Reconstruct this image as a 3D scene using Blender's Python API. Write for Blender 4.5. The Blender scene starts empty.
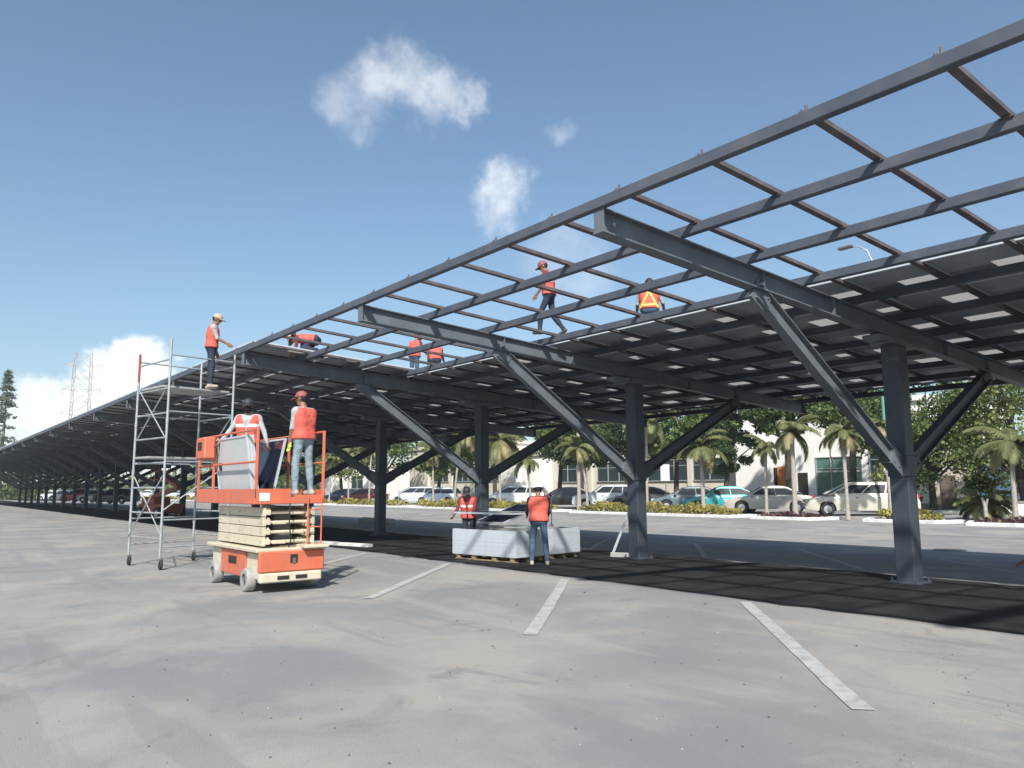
import bpy, math, random
import numpy as np
from mathutils import Vector, Matrix

R = random.Random(7)
PI = math.pi
scn = bpy.context.scene
COL = scn.collection

# ------------------------------------------------------------------ materials
def sock(n, names):
    for a in names:
        if a in n.inputs: return n.inputs[a]

def mat(name, col, rough=.6, metal=0., var=.12, scale=6., bump=0., bscale=40., spec=None, dirt=None, dscale=1.5, damt=.5):
    m = bpy.data.materials.new(name); m.use_nodes = True
    nt = m.node_tree; N = nt.nodes; L = nt.links
    b = N['Principled BSDF']
    b.inputs['Roughness'].default_value = rough
    b.inputs['Metallic'].default_value = metal
    if spec is not None: b.inputs['Specular IOR Level'].default_value = spec
    tc = N.new('ShaderNodeTexCoord')
    nz = N.new('ShaderNodeTexNoise'); nz.inputs['Scale'].default_value = scale; nz.inputs['Detail'].default_value = 6
    L.new(tc.outputs['Object'], nz.inputs['Vector'])
    cr = N.new('ShaderNodeValToRGB')
    c = np.array(col)
    cr.color_ramp.elements[0].position = .3; cr.color_ramp.elements[1].position = .7
    cr.color_ramp.elements[0].color = (*np.clip(c*(1-var), 0, 1), 1)
    cr.color_ramp.elements[1].color = (*np.clip(c*(1+var), 0, 1), 1)
    L.new(nz.outputs['Fac'], cr.inputs['Fac'])
    out = cr.outputs['Color']
    if dirt is not None:
        n2 = N.new('ShaderNodeTexNoise'); n2.inputs['Scale'].default_value = dscale; n2.inputs['Detail'].default_value = 8
        n2.inputs['Roughness'].default_value = .65
        L.new(tc.outputs['Object'], n2.inputs['Vector'])
        r2 = N.new('ShaderNodeMapRange'); r2.inputs['From Min'].default_value = .48; r2.inputs['From Max'].default_value = .68
        r2.inputs['To Max'].default_value = damt
        L.new(n2.outputs['Fac'], r2.inputs['Value'])
        mx = N.new('ShaderNodeMix'); mx.data_type = 'RGBA'
        L.new(r2.outputs['Result'], mx.inputs['Factor']); L.new(out, mx.inputs['A']); mx.inputs['B'].default_value = (*dirt, 1)
        out = mx.outputs['Result']
    L.new(out, b.inputs['Base Color'])
    if bump > 0:
        n3 = N.new('ShaderNodeTexNoise'); n3.inputs['Scale'].default_value = bscale; n3.inputs['Detail'].default_value = 4
        L.new(tc.outputs['Object'], n3.inputs['Vector'])
        bp = N.new('ShaderNodeBump'); bp.inputs['Strength'].default_value = bump; bp.inputs['Distance'].default_value = .02
        L.new(n3.outputs['Fac'], bp.inputs['Height']); L.new(bp.outputs['Normal'], b.inputs['Normal'])
    return m

def leafmat(name, col, trans=.35, var=.35):
    m = bpy.data.materials.new(name); m.use_nodes = True
    nt = m.node_tree; N = nt.nodes; L = nt.links; N.clear()
    o = N.new('ShaderNodeOutputMaterial'); mx = N.new('ShaderNodeMixShader'); d = N.new('ShaderNodeBsdfPrincipled'); t = N.new('ShaderNodeBsdfTranslucent')
    d.inputs['Roughness'].default_value = .55
    tc = N.new('ShaderNodeTexCoord'); nz = N.new('ShaderNodeTexNoise'); nz.inputs['Scale'].default_value = 1.3; nz.inputs['Detail'].default_value = 5
    L.new(tc.outputs['Object'], nz.inputs['Vector'])
    cr = N.new('ShaderNodeValToRGB'); c = np.array(col)
    cr.color_ramp.elements[0].position = .35; cr.color_ramp.elements[1].position = .65
    cr.color_ramp.elements[0].color = (*np.clip(c*(1-var), 0, 1), 1); cr.color_ramp.elements[1].color = (*np.clip(c*(1+var), 0, 1), 1)
    L.new(nz.outputs['Fac'], cr.inputs['Fac'])
    L.new(cr.outputs['Color'], d.inputs['Base Color']); L.new(cr.outputs['Color'], t.inputs['Color'])
    mx.inputs['Fac'].default_value = trans
    L.new(d.outputs[0], mx.inputs[1]); L.new(t.outputs[0], mx.inputs[2]); L.new(mx.outputs[0], o.inputs[0])
    return m

M = {}
M['bolt'] = mat('bolt_steel', (.16, .165, .17), .4, .5, .1, 9)
M['rafter'] = mat('sunlit_grey_steel', (.118, .138, .158), .5, 0, .16, 2.5, .06, 25, dirt=(.13, .135, .14), dscale=2.6, damt=.45)  # lighter copy of the dark steel, with sunlight put into the colour
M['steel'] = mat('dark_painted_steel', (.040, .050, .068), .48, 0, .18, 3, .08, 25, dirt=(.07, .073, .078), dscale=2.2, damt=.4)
M['steel_lit'] = mat('lit_purlin_steel', (.070, .082, .105), .5, 0, .15, 3, dirt=(.12, .11, .10), dscale=3, damt=.4)  # dark steel again, brightened in colour where the sun strikes the purlins
M['rail'] = mat('rail_primer', (.095, .080, .085), .6, 0, .25, 4, dirt=(.14, .115, .105), dscale=4, damt=.5)
M['alu'] = mat('aluminium_frame', (.62, .65, .68), .42, .35, .05, 8)
M['alu_side'] = mat('aluminium_side', (.50, .55, .60), .5, .15, .06, 3, dirt=(.42, .45, .48), dscale=2, damt=.5)
M['cells'] = mat('dark_blue_cells', (.012, .016, .035), .14, 0, .2, 8)
M['back'] = mat('grey_backsheet', (.30, .325, .36), .5, 0, .35, .9)
M['whiteback'] = mat('white_backsheet', (.46, .48, .50), .5, 0, .05, 3, dirt=(.5, .5, .5), dscale=3, damt=.3)
M['black'] = mat('black_plastic', (.015, .015, .017), .45, 0, .2, 10)
M['galv'] = mat('galvanised_tube', (.42, .45, .47), .45, .45, .12, 6, dirt=(.28, .25, .22), dscale=5, damt=.5)
M['redpaint'] = mat('worn_red_paint', (.26, .07, .05), .5, 0, .15, 6)
M['orange'] = mat('lift_orange_paint', (.56, .135, .072), .5, 0, .1, 4, .04, 30, dirt=(.36, .17, .115), dscale=3.2, damt=.6)
M['cream'] = mat('lift_cream_paint', (.57, .51, .39), .4, 0, .04, 2, .03, 30, dirt=(.36, .30, .22), dscale=3.3, damt=.4)
M['tyre_grey'] = mat('grey_solid_tyre', (.30, .30, .30), .8, 0, .1, 12, dirt=(.25, .24, .23), dscale=8, damt=.6)
M['rubber'] = mat('black_rubber', (.022, .022, .024), .8, 0, .2, 12)
M['darkhole'] = mat('dark_recess', (.02, .018, .016), .8, 0, .2, 10)  # flat near-black colour that paints the shade of slots and openings
M['wood'] = mat('pallet_wood', (.30, .22, .14), .8, 0, .2, 12, .15, 40)
M['plank'] = mat('scaffold_plank', (.36, .37, .36), .6, .2, .15, 8)
M['skin'] = mat('brown_skin', (.24, .12, .075), .55, 0, .06, 12)
M['hair'] = mat('black_hair', (.012, .010, .009), .6, 0, .2, 20)
M['vest'] = mat('coral_orange_vest', (.58, .105, .075), .75, 0, .10, 9, .9, 17)
M['stripe'] = mat('silver_reflective_tape', (.66, .68, .66), .4, .1, .05, 9)
M['yellowtape'] = mat('yellow_reflective_tape', (.68, .50, .05), .5, 0, .06, 9)
M['denim'] = mat('blue_denim', (.05, .085, .14), .85, 0, .25, 8, .3, 16)
M['paledenim'] = mat('pale_washed_denim', (.20, .26, .30), .85, 0, .28, 7, .9, 15)
M['darkcloth'] = mat('navy_cloth', (.02, .028, .05), .85, 0, .2, 8, .3, 16)
M['greycloth'] = mat('grey_knit_shirt', (.33, .34, .35), .85, 0, .12, 8, .8, 19)
M['maroon'] = mat('maroon_shirt', (.16, .03, .035), .85, 0, .15, 8, .3, 16)
M['blackcloth'] = mat('black_cloth', (.018, .018, .022), .85, 0, .2, 8, .3, 16)
M['whitecloth'] = mat('off_white_cloth', (.6, .6, .58), .85, 0, .06, 8)
M['shoe'] = mat('tan_work_shoe', (.38, .33, .27), .7, 0, .12, 10)
M['darkshoe'] = mat('dark_work_shoe', (.05, .045, .04), .6, 0, .15, 10)
M['glove'] = mat('yellow_green_glove', (.50, .55, .08), .8, 0, .1, 14)
M['whitehat'] = mat('white_hard_hat', (.78, .78, .77), .35, 0, .03, 8)
M['maroonhat'] = mat('faded_maroon_hat', (.26, .075, .07), .6, 0, .08, 8)
M['blackhat'] = mat('black_cap_cloth', (.03, .03, .035), .6, 0, .1, 8)
M['tanhat'] = mat('tan_cap_cloth', (.45, .34, .25), .7, 0, .08, 8)
M['eyes'] = mat('dark_eye', (.01, .008, .008), .2, 0, 0, 8)
M['lips'] = mat('lip_skin', (.20, .07, .055), .5, 0, .05, 8)
M['white'] = mat('white_wall_paint', (.87, .86, .84), .7, 0, .03, .7, dirt=(.68, .66, .62), dscale=.5, damt=.4)
M['creamwall'] = mat('cream_wall_paint', (.62, .58, .50), .75, 0, .05, .7, dirt=(.52, .48, .42), dscale=.6, damt=.5)
M['glass'] = mat('dark_window_glass', (.03, .045, .05), .08, 0, .15, 2)
M['greenglass'] = mat('green_tinted_glass', (.10, .19, .17), .12, 0, .2, .6)
M['alframe'] = mat('window_frame_paint', (.45, .47, .47), .5, .2, .05, 4)
M['orangedoor'] = mat('orange_banner_cloth', (.62, .20, .06), .7, 0, .15, 3)
M['bluemural'] = mat('blue_painted_panel', (.18, .32, .46), .7, 0, .25, 1.2)
M['kerb'] = mat('white_kerb_paint', (.66, .66, .64), .75, 0, .08, 3, dirt=(.40, .39, .37), dscale=2.5, damt=.6)
M['concrete'] = mat('rough_concrete', (.30, .30, .29), .85, 0, .12, 3, .2, 20)
M['soil'] = mat('planter_soil', (.10, .07, .05), .95, 0, .25, 4, .4, 12)
M['dirtgrass'] = mat('dry_verge', (.16, .14, .075), .95, 0, .35, .8, .3, 10)
M['trunk'] = mat('grey_bark', (.16, .13, .105), .9, 0, .25, 6, .5, 14)
M['darktrunk'] = mat('dark_bark', (.06, .048, .04), .9, 0, .25, 6, .5, 14)
M['palmtrunk'] = mat('pale_palm_bark', (.34, .31, .27), .85, 0, .18, 9, .4, 20)
M['leaf_a'] = leafmat('mid_green_leaf', (.105, .155, .04))
M['leaf_b'] = leafmat('dark_green_leaf', (.055, .092, .03), .3)
M['leaf_c'] = leafmat('yellow_green_leaf', (.20, .235, .07), .4)
M['palm_a'] = leafmat('palm_frond_green', (.17, .185, .075), .35)
M['palm_b'] = leafmat('palm_frond_dry', (.30, .26, .13), .3)
M['hedge'] = leafmat('yellow_hedge_leaf', (.38, .33, .09), .35, .35)
M['hedge_g'] = leafmat('green_hedge_leaf', (.22, .22, .06), .3, .4)
M['purple'] = leafmat('purple_leaf', (.085, .035, .045), .2, .4)
M['pine'] = leafmat('pine_needle', (.13, .165, .12), .15)
M['teal_pole'] = mat('green_pole_paint', (.10, .28, .22), .5, 0, .1, 4)
M['paintline'] = mat('worn_white_line', (.40, .40, .39), .8, 0, .1, 3, dirt=(.235, .233, .228), dscale=5.5, damt=.95)
M['galvtower'] = mat('pale_tower_steel', (.40, .39, .38), .6, .1, .1, 2)
M['chrome'] = mat('bright_rim', (.55, .55, .56), .3, .7, .05, 8)
M['carglass'] = mat('car_glass', (.03, .036, .042), .06, 0, .1, 3)
M['headlamp'] = mat('clear_lamp', (.6, .62, .64), .15, .2, .05, 8)
M['taillamp'] = mat('red_lamp', (.45, .02, .02), .25, 0, .05, 8)
M['greytrim'] = mat('grey_trim', (.12, .12, .125), .6, 0, .1, 8)
M['plate'] = mat('blank_plate', (.6, .6, .58), .5, 0, .05, 8)

# translucent patch, invented to give the panel undersides their bright spots
def translucent(name, col):
    m = bpy.data.materials.new(name); m.use_nodes = True
    N = m.node_tree.nodes; L = m.node_tree.links; N.clear()
    o = N.new('ShaderNodeOutputMaterial'); t = N.new('ShaderNodeBsdfTranslucent'); d = N.new('ShaderNodeBsdfDiffuse'); mx = N.new('ShaderNodeMixShader')
    nz = N.new('ShaderNodeTexNoise'); nz.inputs['Scale'].default_value = 2.5
    tc = N.new('ShaderNodeTexCoord'); L.new(tc.outputs['Object'], nz.inputs['Vector'])
    cr = N.new('ShaderNodeValToRGB'); c = np.array(col)
    cr.color_ramp.elements[0].color = (*(c*.75), 1); cr.color_ramp.elements[1].color = (*c, 1)
    L.new(nz.outputs['Fac'], cr.inputs['Fac']); L.new(cr.outputs['Color'], t.inputs['Color'])
    d.inputs['Color'].default_value = (.4, .4, .4, 1); mx.inputs['Fac'].default_value = .45
    L.new(t.outputs[0], mx.inputs[1]); L.new(d.outputs[0], mx.inputs[2]); L.new(mx.outputs[0], o.inputs[0])
    return m
M['clear'] = translucent('translucent_sheet', (.46, .44, .41))

# ------------------------------------------------------------------ mesh builder
class MB:
    def __init__(s): s.v = []; s.f = []; s.m = []
    def add(s, vs, fs, mi=0):
        o = len(s.v); s.v += [tuple(map(float, p)) for p in vs]
        s.f += [tuple(i+o for i in f) for f in fs]; s.m += [mi]*len(fs)
    def frame(s, c, ax, ay, az, hx, hy, hz, mi=0, ch=0.):
        c = Vector(c); ax = Vector(ax).normalized(); ay = Vector(ay).normalized(); az = Vector(az).normalized()
        if ch <= 0:
            vs = [c+ax*hx*i+ay*hy*j+az*hz*k for k in (-1, 1) for j in (-1, 1) for i in (-1, 1)]
            s.add(vs, [(0, 2, 3, 1), (4, 5, 7, 6), (0, 1, 5, 4), (2, 6, 7, 3), (0, 4, 6, 2), (1, 3, 7, 5)], mi)
        else:   # chamfered along every edge: three shrunken face rings
            ch = min(ch, hx*.49, hy*.49, hz*.49)
            def P(i, j, k, a):
                d = [hx, hy, hz]; q = [i, j, k]
                for t in range(3):
                    if t != a: d[t] -= ch
                return c+ax*d[0]*q[0]+ay*d[1]*q[1]+az*d[2]*q[2]
            vs = []; ix = {}
            for i in (-1, 1):
                for j in (-1, 1):
                    for k in (-1, 1):
                        for a in range(3): ix[i, j, k, a] = len(vs); vs.append(P(i, j, k, a))
            fs = []
            for sgn in (-1, 1):
                q = [(-1, -1), (1, -1), (1, 1), (-1, 1)]
                for a in range(3):
                    ids = []
                    for (p, r) in (q if sgn > 0 else q[::-1]):
                        t = [p, r]; t.insert(a, sgn)
                        if a == 1: t = [r, sgn, p]
                        ids.append(ix[t[0], t[1], t[2], a])
                    fs.append(tuple(ids))
            for a in range(3):
                b_, c_ = (a+1) % 3, (a+2) % 3
                for u in (-1, 1):
                    for w in (-1, 1):
                        e0 = [0]*3; e1 = [0]*3
                        e0[a] = -1; e1[a] = 1; e0[b_] = e1[b_] = u; e0[c_] = e1[c_] = w
                        f = (ix[(*e0, b_)], ix[(*e1, b_)], ix[(*e1, c_)], ix[(*e0, c_)])
                        fs.append(f if u*w > 0 else f[::-1])
            for i in (-1, 1):
                for j in (-1, 1):
                    for k in (-1, 1):
                        f = (ix[i, j, k, 0], ix[i, j, k, 1], ix[i, j, k, 2]); fs.append(f if i*j*k > 0 else f[::-1])
            s.add(vs, fs, mi)
    def box(s, c, size, mi=0, ch=0., rz=0.):
        s.frame(c, (math.cos(rz), math.sin(rz), 0), (-math.sin(rz), math.cos(rz), 0), (0, 0, 1), size[0]/2, size[1]/2, size[2]/2, mi, ch)
    def bar(s, a, b, w, h, mi=0, up=(0, 0, 1), ch=0.):
        a = Vector(a); b = Vector(b); ax = (b-a).normalized(); up = Vector(up)
        ay = up.cross(ax)
        if ay.length < 1e-5: ay = Vector((0, 1, 0)).cross(ax)
        ay.normalize(); az = ax.cross(ay)
        s.frame((a+b)/2, ax, ay, az, (b-a).length/2, w/2, h/2, mi, ch)
    def ibeam(s, a, b, w, h, tf=.016, tw=.012, mi=0, up=(0, 0, 1)):
        a = Vector(a); b = Vector(b); ax = (b-a).normalized(); ay = Vector(up).cross(ax).normalized(); az = ax.cross(ay)
        l = (b-a).length/2; c = (a+b)/2
        s.frame(c, ax, ay, az, l, tw/2, h/2-tf, mi)
        for q in (-1, 1): s.frame(c+az*q*(h/2-tf/2), ax, ay, az, l, w/2, tf/2, mi)
    def tube(s, pts, r, n=8, mi=0, cap=True):
        pts = [Vector(p) for p in pts]; k = len(pts); rs = r if isinstance(r, (list, tuple)) else [r]*k
        t0 = (pts[1]-pts[0]).normalized(); ref = Vector((0, 0, 1)) if abs(t0.z) < .9 else Vector((1, 0, 0))
        vs = []
        for i, p in enumerate(pts):
            t = ((pts[min(i+1, k-1)]-pts[max(i-1, 0)])).normalized()
            x = ref.cross(t); x = x.normalized() if x.length > 1e-6 else Vector((1, 0, 0)); y = t.cross(x)
            ref = y if False else ref
            vs += [p+(x*math.cos(2*PI*j/n)+y*math.sin(2*PI*j/n))*rs[i] for j in range(n)]
        fs = [(i*n+j, i*n+(j+1) % n, (i+1)*n+(j+1) % n, (i+1)*n+j) for i in range(k-1) for j in range(n)]
        if cap: fs += [tuple(range(n))[::-1], tuple((k-1)*n+j for j in range(n))]
        s.add(vs, fs, mi)
    def lathe(s, prof, mtx, n=20, mi=0, mis=None):
        # prof: (r, z) list, spun about local z of mtx
        vs = [mtx @ Vector((r*math.cos(2*PI*j/n), r*math.sin(2*PI*j/n), z)) for (r, z) in prof for j in range(n)]
        for i in range(len(prof)-1):
            pass
        o = len(s.v); s.v += [tuple(p) for p in vs]
        for i in range(len(prof)-1):
            for j in range(n):
                s.f.append((o+i*n+j, o+i*n+(j+1) % n, o+(i+1)*n+(j+1) % n, o+(i+1)*n+j)); s.m.append(mis[i] if mis else mi)
    def prism(s, poly, z0, z1, mi=0):
        n = len(poly); vs = [(x, y, z0) for x, y in poly]+[(x, y, z1) for x, y in poly]
        s.add(vs, [tuple(range(n))[::-1], tuple(range(n, 2*n))]+[(i, (i+1) % n, n+(i+1) % n, n+i) for i in range(n)], mi)
    def build(s, name, mats, parent=None, off=(0, 0, 0), smooth=None, flip=False):
        me = bpy.data.meshes.new(name)
        v = np.array(s.v, dtype=float)-np.array(off)
        me.from_pydata(v.tolist(), [], s.f)
        for m in (mats if isinstance(mats, (list, tuple)) else [mats]): me.materials.append(M[m] if isinstance(m, str) else m)
        me.polygons.foreach_set('material_index', s.m)
        if smooth:
            me.polygons.foreach_set('use_smooth', [True]*len(s.f))
            if smooth < 180: me.set_sharp_from_angle(angle=math.radians(smooth))
        me.update(); me.validate()
        o = bpy.data.objects.new(name, me); COL.objects.link(o)
        if parent is not None: o.parent = parent
        return o

def tag(o, label=None, cat=None, group=None, kind=None):
    if label: o['label'] = label
    if cat: o['category'] = cat
    if group: o['group'] = group
    if kind: o['kind'] = kind
    return o
def thing(name, loc, label, cat, rz=0., group=None):
    o = bpy.data.objects.new(name, None); COL.objects.link(o); o.location = loc; o.rotation_euler = (0, 0, rz)
    o.empty_display_size = .2
    return tag(o, label, cat, group)
def copy_tree(o, parent=None):
    c = o.copy(); COL.objects.link(c)
    if parent is not None: c.parent = parent
    for ch in list(o.children): copy_tree(ch, c)
    return c

# ------------------------------------------------------------------ camera
F_, PITCH, ROLL, YAW, H_ = 773.03, .1348, -.005, .9037, 1.6
cam = bpy.data.cameras.new('camera'); co = bpy.data.objects.new('camera', cam); COL.objects.link(co)
cam.sensor_width = 36; cam.lens = F_*36/1024; cam.clip_end = 3000; cam.clip_start = .05
fw = Vector((-math.sin(YAW)*math.cos(PITCH), math.cos(YAW)*math.cos(PITCH), math.sin(PITCH)))
rt = Vector((math.cos(YAW), math.sin(YAW), 0)); up = rt.cross(fw)
rt2 = rt*math.cos(ROLL)+up*math.sin(ROLL); up2 = up*math.cos(ROLL)-rt*math.sin(ROLL)
co.matrix_world = Matrix(((rt2.x, up2.x, -fw.x, 0), (rt2.y, up2.y, -fw.y, 0), (rt2.z, up2.z, -fw.z, H_), (0, 0, 0, 1)))
scn.camera = co

# ------------------------------------------------------------------ light
SUN = Vector((.84, -.70, 1.)).normalized()
w = bpy.data.worlds.new('World'); scn.world = w; w.use_nodes = True
N = w.node_tree.nodes; L = w.node_tree.links; bg = N['Background']
sky = N.new('ShaderNodeTexSky'); sky.sky_type = 'NISHITA'; sky.sun_disc = False
sky.sun_elevation = math.asin(SUN.z); sky.sun_rotation = math.atan2(SUN.x, SUN.y)
sky.altitude = 0; sky.air_density = 1.05; sky.dust_density = 1.3; sky.ozone_density = 1.3
tc = N.new('ShaderNodeTexCoord')
def fbm(scale, det=7, rough=.6):
    n = N.new('ShaderNodeTexNoise'); n.inputs['Scale'].default_value = scale; n.inputs['Detail'].default_value = det; n.inputs['Roughness'].default_value = rough
    L.new(tc.outputs['Generated'], n.inputs['Vector']); return n
nA = fbm(9, 8, .62)
wob = N.new('ShaderNodeVectorMath'); wob.operation = 'MULTIPLY_ADD'
sub = N.new('ShaderNodeVectorMath'); sub.operation = 'SUBTRACT'; L.new(nA.outputs['Color'], sub.inputs[0]); sub.inputs[1].default_value = (.5, .5, .5)
L.new(sub.outputs[0], wob.inputs[0]); wob.inputs[1].default_value = (.15, .15, .15); L.new(tc.outputs['Generated'], wob.inputs[2])
# clouds: (direction, radius, density)
CL = [((-.752, .450, .468), .05, .40), ((-.752, .445, .487), .056, .42), ((-.775, .415, .480), .050, .42), ((-.800, .392, .452), .042, .24), ((-.738, .4746, .478), .046, .40), ((-.715, .505, .468), .03, .35), ((-.7387, .5719, .3568), .042, .5), ((-.748, .565, .345), .036, .36),
      ((-.6736, .6029, .4276), .02, .2), ((-.705, .645, .285), .06, .2),
      ((-.969, .2112, .125), .05, 1.5), ((-.9735, .198, .105), .055, 1.3), ((-.983, .1646, .072), .06, 1.1), ((-.978, .195, .06), .07, 1.2), ((-.990, .1167, .072), .045, 1.0), ((-.994, .085, .055), .05, .9), ((-.99, .03, .05), .06, .7)]
acc = None
for c, r, dn in CL:
    v = N.new('ShaderNodeVectorMath'); v.operation = 'DISTANCE'; L.new(wob.outputs[0], v.inputs[0]); v.inputs[1].default_value = Vector(c).normalized()
    mr = N.new('ShaderNodeMapRange'); mr.interpolation_type = 'SMOOTHSTEP'
    mr.inputs['From Min'].default_value = r*1.15; mr.inputs['From Max'].default_value = r*(.3 if dn < .9 else .62); mr.inputs['To Min'].default_value = 0; mr.inputs['To Max'].default_value = dn
    L.new(v.outputs['Value'], mr.inputs['Value'])
    if acc is None: acc = mr.outputs['Result']
    else:
        a = N.new('ShaderNodeMath'); a.operation = 'MAXIMUM'; L.new(acc, a.inputs[0]); L.new(mr.outputs['Result'], a.inputs[1]); acc = a.outputs[0]
nB = fbm(26, 9, .68)
mb = N.new('ShaderNodeMapRange'); mb.inputs['From Min'].default_value = .3; mb.inputs['From Max'].default_value = .62; mb.inputs['To Min'].default_value = .35; mb.inputs['To Max'].default_value = 1.1
L.new(nB.outputs['Fac'], mb.inputs['Value'])
ml = N.new('ShaderNodeMath'); ml.operation = 'MULTIPLY'; ml.use_clamp = True; L.new(acc, ml.inputs[0]); L.new(mb.outputs['Result'], ml.inputs[1])
mix = N.new('ShaderNodeMix'); mix.data_type = 'RGBA'
L.new(ml.outputs[0], mix.inputs['Factor']); tint = N.new('ShaderNodeMix'); tint.data_type = 'RGBA'; tint.blend_type = 'MULTIPLY'; tint.inputs['Factor'].default_value = 1; tint.inputs['B'].default_value = (.88, .985, 1.0, 1)
L.new(sky.outputs['Color'], tint.inputs['A']); L.new(tint.outputs['Result'], mix.inputs['A']); mix.inputs['B'].default_value = (9.0, 9.0, 8.9, 1)
L.new(mix.outputs['Result'], bg.inputs['Color']); bg.inputs['Strength'].default_value = .088
ld = bpy.data.lights.new('sun', 'SUN'); ld.energy = 3.9; ld.angle = math.radians(1.5); ld.color = (1, .95, .88)
lo = bpy.data.objects.new('sun', ld); COL.objects.link(lo); lo.rotation_euler = SUN.to_track_quat('Z', 'Y').to_euler(); lo.location = (20, -10, 40)
scn.view_settings.view_transform = 'Standard'; scn.view_settings.look = 'None'; scn.view_settings.exposure = .78; scn.view_settings.gamma = 1
scn.render.film_transparent = False

# ------------------------------------------------------------------ ground
def asphalt():
    m = bpy.data.materials.new('weathered_asphalt'); m.use_nodes = True
    N = m.node_tree.nodes; L = m.node_tree.links; b = N['Principled BSDF']; b.inputs['Roughness'].default_value = .9; b.inputs['Specular IOR Level'].default_value = .25
    tc = N.new('ShaderNodeTexCoord')
    def noise(s, det=8, ro=.6, dist=0.):
        n = N.new('ShaderNodeTexNoise'); n.inputs['Scale'].default_value = s; n.inputs['Detail'].default_value = det; n.inputs['Roughness'].default_value = ro; n.inputs['Distortion'].default_value = dist
        L.new(tc.outputs['Object'], n.inputs['Vector']); return n.outputs['Fac']
    def rng(x, a, c, lo=0., hi=1.):
        r = N.new('ShaderNodeMapRange'); r.inputs['From Min'].default_value = a; r.inputs['From Max'].default_value = c; r.inputs['To Min'].default_value = lo; r.inputs['To Max'].default_value = hi
        L.new(x, r.inputs['Value']); return r.outputs['Result']
    def mixc(f, A, B):
        x = N.new('ShaderNodeMix'); x.data_type = 'RGBA'
        if isinstance(f, float): x.inputs['Factor'].default_value = f
        else: L.new(f, x.inputs['Factor'])
        for s_, q in (('A', A), ('B', B)):
            if isinstance(q, tuple): x.inputs[s_].default_value = (*q, 1)
            else: L.new(q, x.inputs[s_])
        return x.outputs['Result']
    c = mixc(rng(noise(.35, 6, .55), .38, .62), (.165, .172, .182), (.225, .225, .22))
    c = mixc(rng(noise(.38, 10, .66, .3), .46, .60, 0, .9), c, (.315, .292, .258))       # dusty pale patches
    c = mixc(rng(noise(.8, 9, .66, .6), .585, .66, 0, .7), c, (.135, .142, .155))        # oil and tar patches
    for rot_, sc_, off_, lo_, hi_, cc_, am_ in ((.6, (.16, 1.5, 1), 3.1, .60, .625, (.145, .152, .163), .35), (-.5, (.2, 1.8, 1), 7.7, .62, .645, (.145, .15, .16), .4), (.15, (.12, 1.1, 1), 1.3, .60, .66, (.31, .295, .265), .6)):
        mp = N.new('ShaderNodeMapping'); mp.inputs['Rotation'].default_value = (0, 0, rot_); mp.inputs['Scale'].default_value = sc_; mp.inputs['Location'].default_value = (off_, off_, 0)
        L.new(tc.outputs['Object'], mp.inputs['Vector'])
        n = N.new('ShaderNodeTexNoise'); n.inputs['Scale'].default_value = .9; n.inputs['Detail'].default_value = 5; n.inputs['Roughness'].default_value = .5; L.new(mp.outputs[0], n.inputs['Vector'])
        c = mixc(rng(n.outputs['Fac'], lo_, hi_, 0, am_), c, cc_)
    c = mixc(rng(noise(14, 3, .5), .70, .74, 0, .35), c, (.10, .10, .105))
    c = mixc(rng(noise(3.5, 8, .7), .58, .75, 0, .35), c, (.14, .14, .145))
    c = mixc(rng(noise(150, 2, .5), .3, .75, 0, .5), c, (.40, .39, .38)); c = mixc(rng(noise(95, 3, .6), .56, .72, 0, .6), c, (.09, .09, .092))
    v = N.new('ShaderNodeTexVoronoi'); v.feature = 'DISTANCE_TO_EDGE'; v.inputs['Scale'].default_value = .16
    wv = N.new('ShaderNodeVectorMath'); wv.operation = 'MULTIPLY_ADD'
    nn = N.new('ShaderNodeTexNoise'); nn.inputs['Scale'].default_value = .8; nn.inputs['Detail'].default_value = 6; L.new(tc.outputs['Object'], nn.inputs['Vector'])
    L.new(nn.outputs['Color'], wv.inputs[0]); wv.inputs[1].default_value = (2.2, 2.2, 0); L.new(tc.outputs['Object'], wv.inputs[2]); L.new(wv.outputs[0], v.inputs['Vector'])
    c = mixc(rng(v.outputs['Distance'], 0., .003, .25, 0.), c, (.09, .09, .095))
    L.new(c, b.inputs['Base Color'])
    bp = N.new('ShaderNodeBump'); bp.inputs['Strength'].default_value = .6; bp.inputs['Distance'].default_value = .012
    L.new(noise(60, 4, .7), bp.inputs['Height']); L.new(bp.outputs['Normal'], b.inputs['Normal'])
    return m
M['asphalt'] = asphalt()
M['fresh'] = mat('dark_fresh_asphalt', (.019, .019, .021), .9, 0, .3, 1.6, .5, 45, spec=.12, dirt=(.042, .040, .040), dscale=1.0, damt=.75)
def gz(y):      # the car park falls gently behind the columns and rises again to the kerb
    def ss(t): t = min(max(t, 0), 1); return t*t*(3-2*t)
    return -.2*ss((y-14.3)/8)+.2*ss((y-27)/7)
ysn = [-1200, 0, 14.2]+[14.2+.5*i for i in range(1, 42)]+[60, 2500]
g = MB(); g.add([(x_, y_, gz(y_)) for y_ in ysn for x_ in (-2500, 1200)], [(2*i, 2*i+1, 2*i+3, 2*i+2) for i in range(len(ysn)-1)])
tag(g.build('ground', 'asphalt'), kind='structure')

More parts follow.
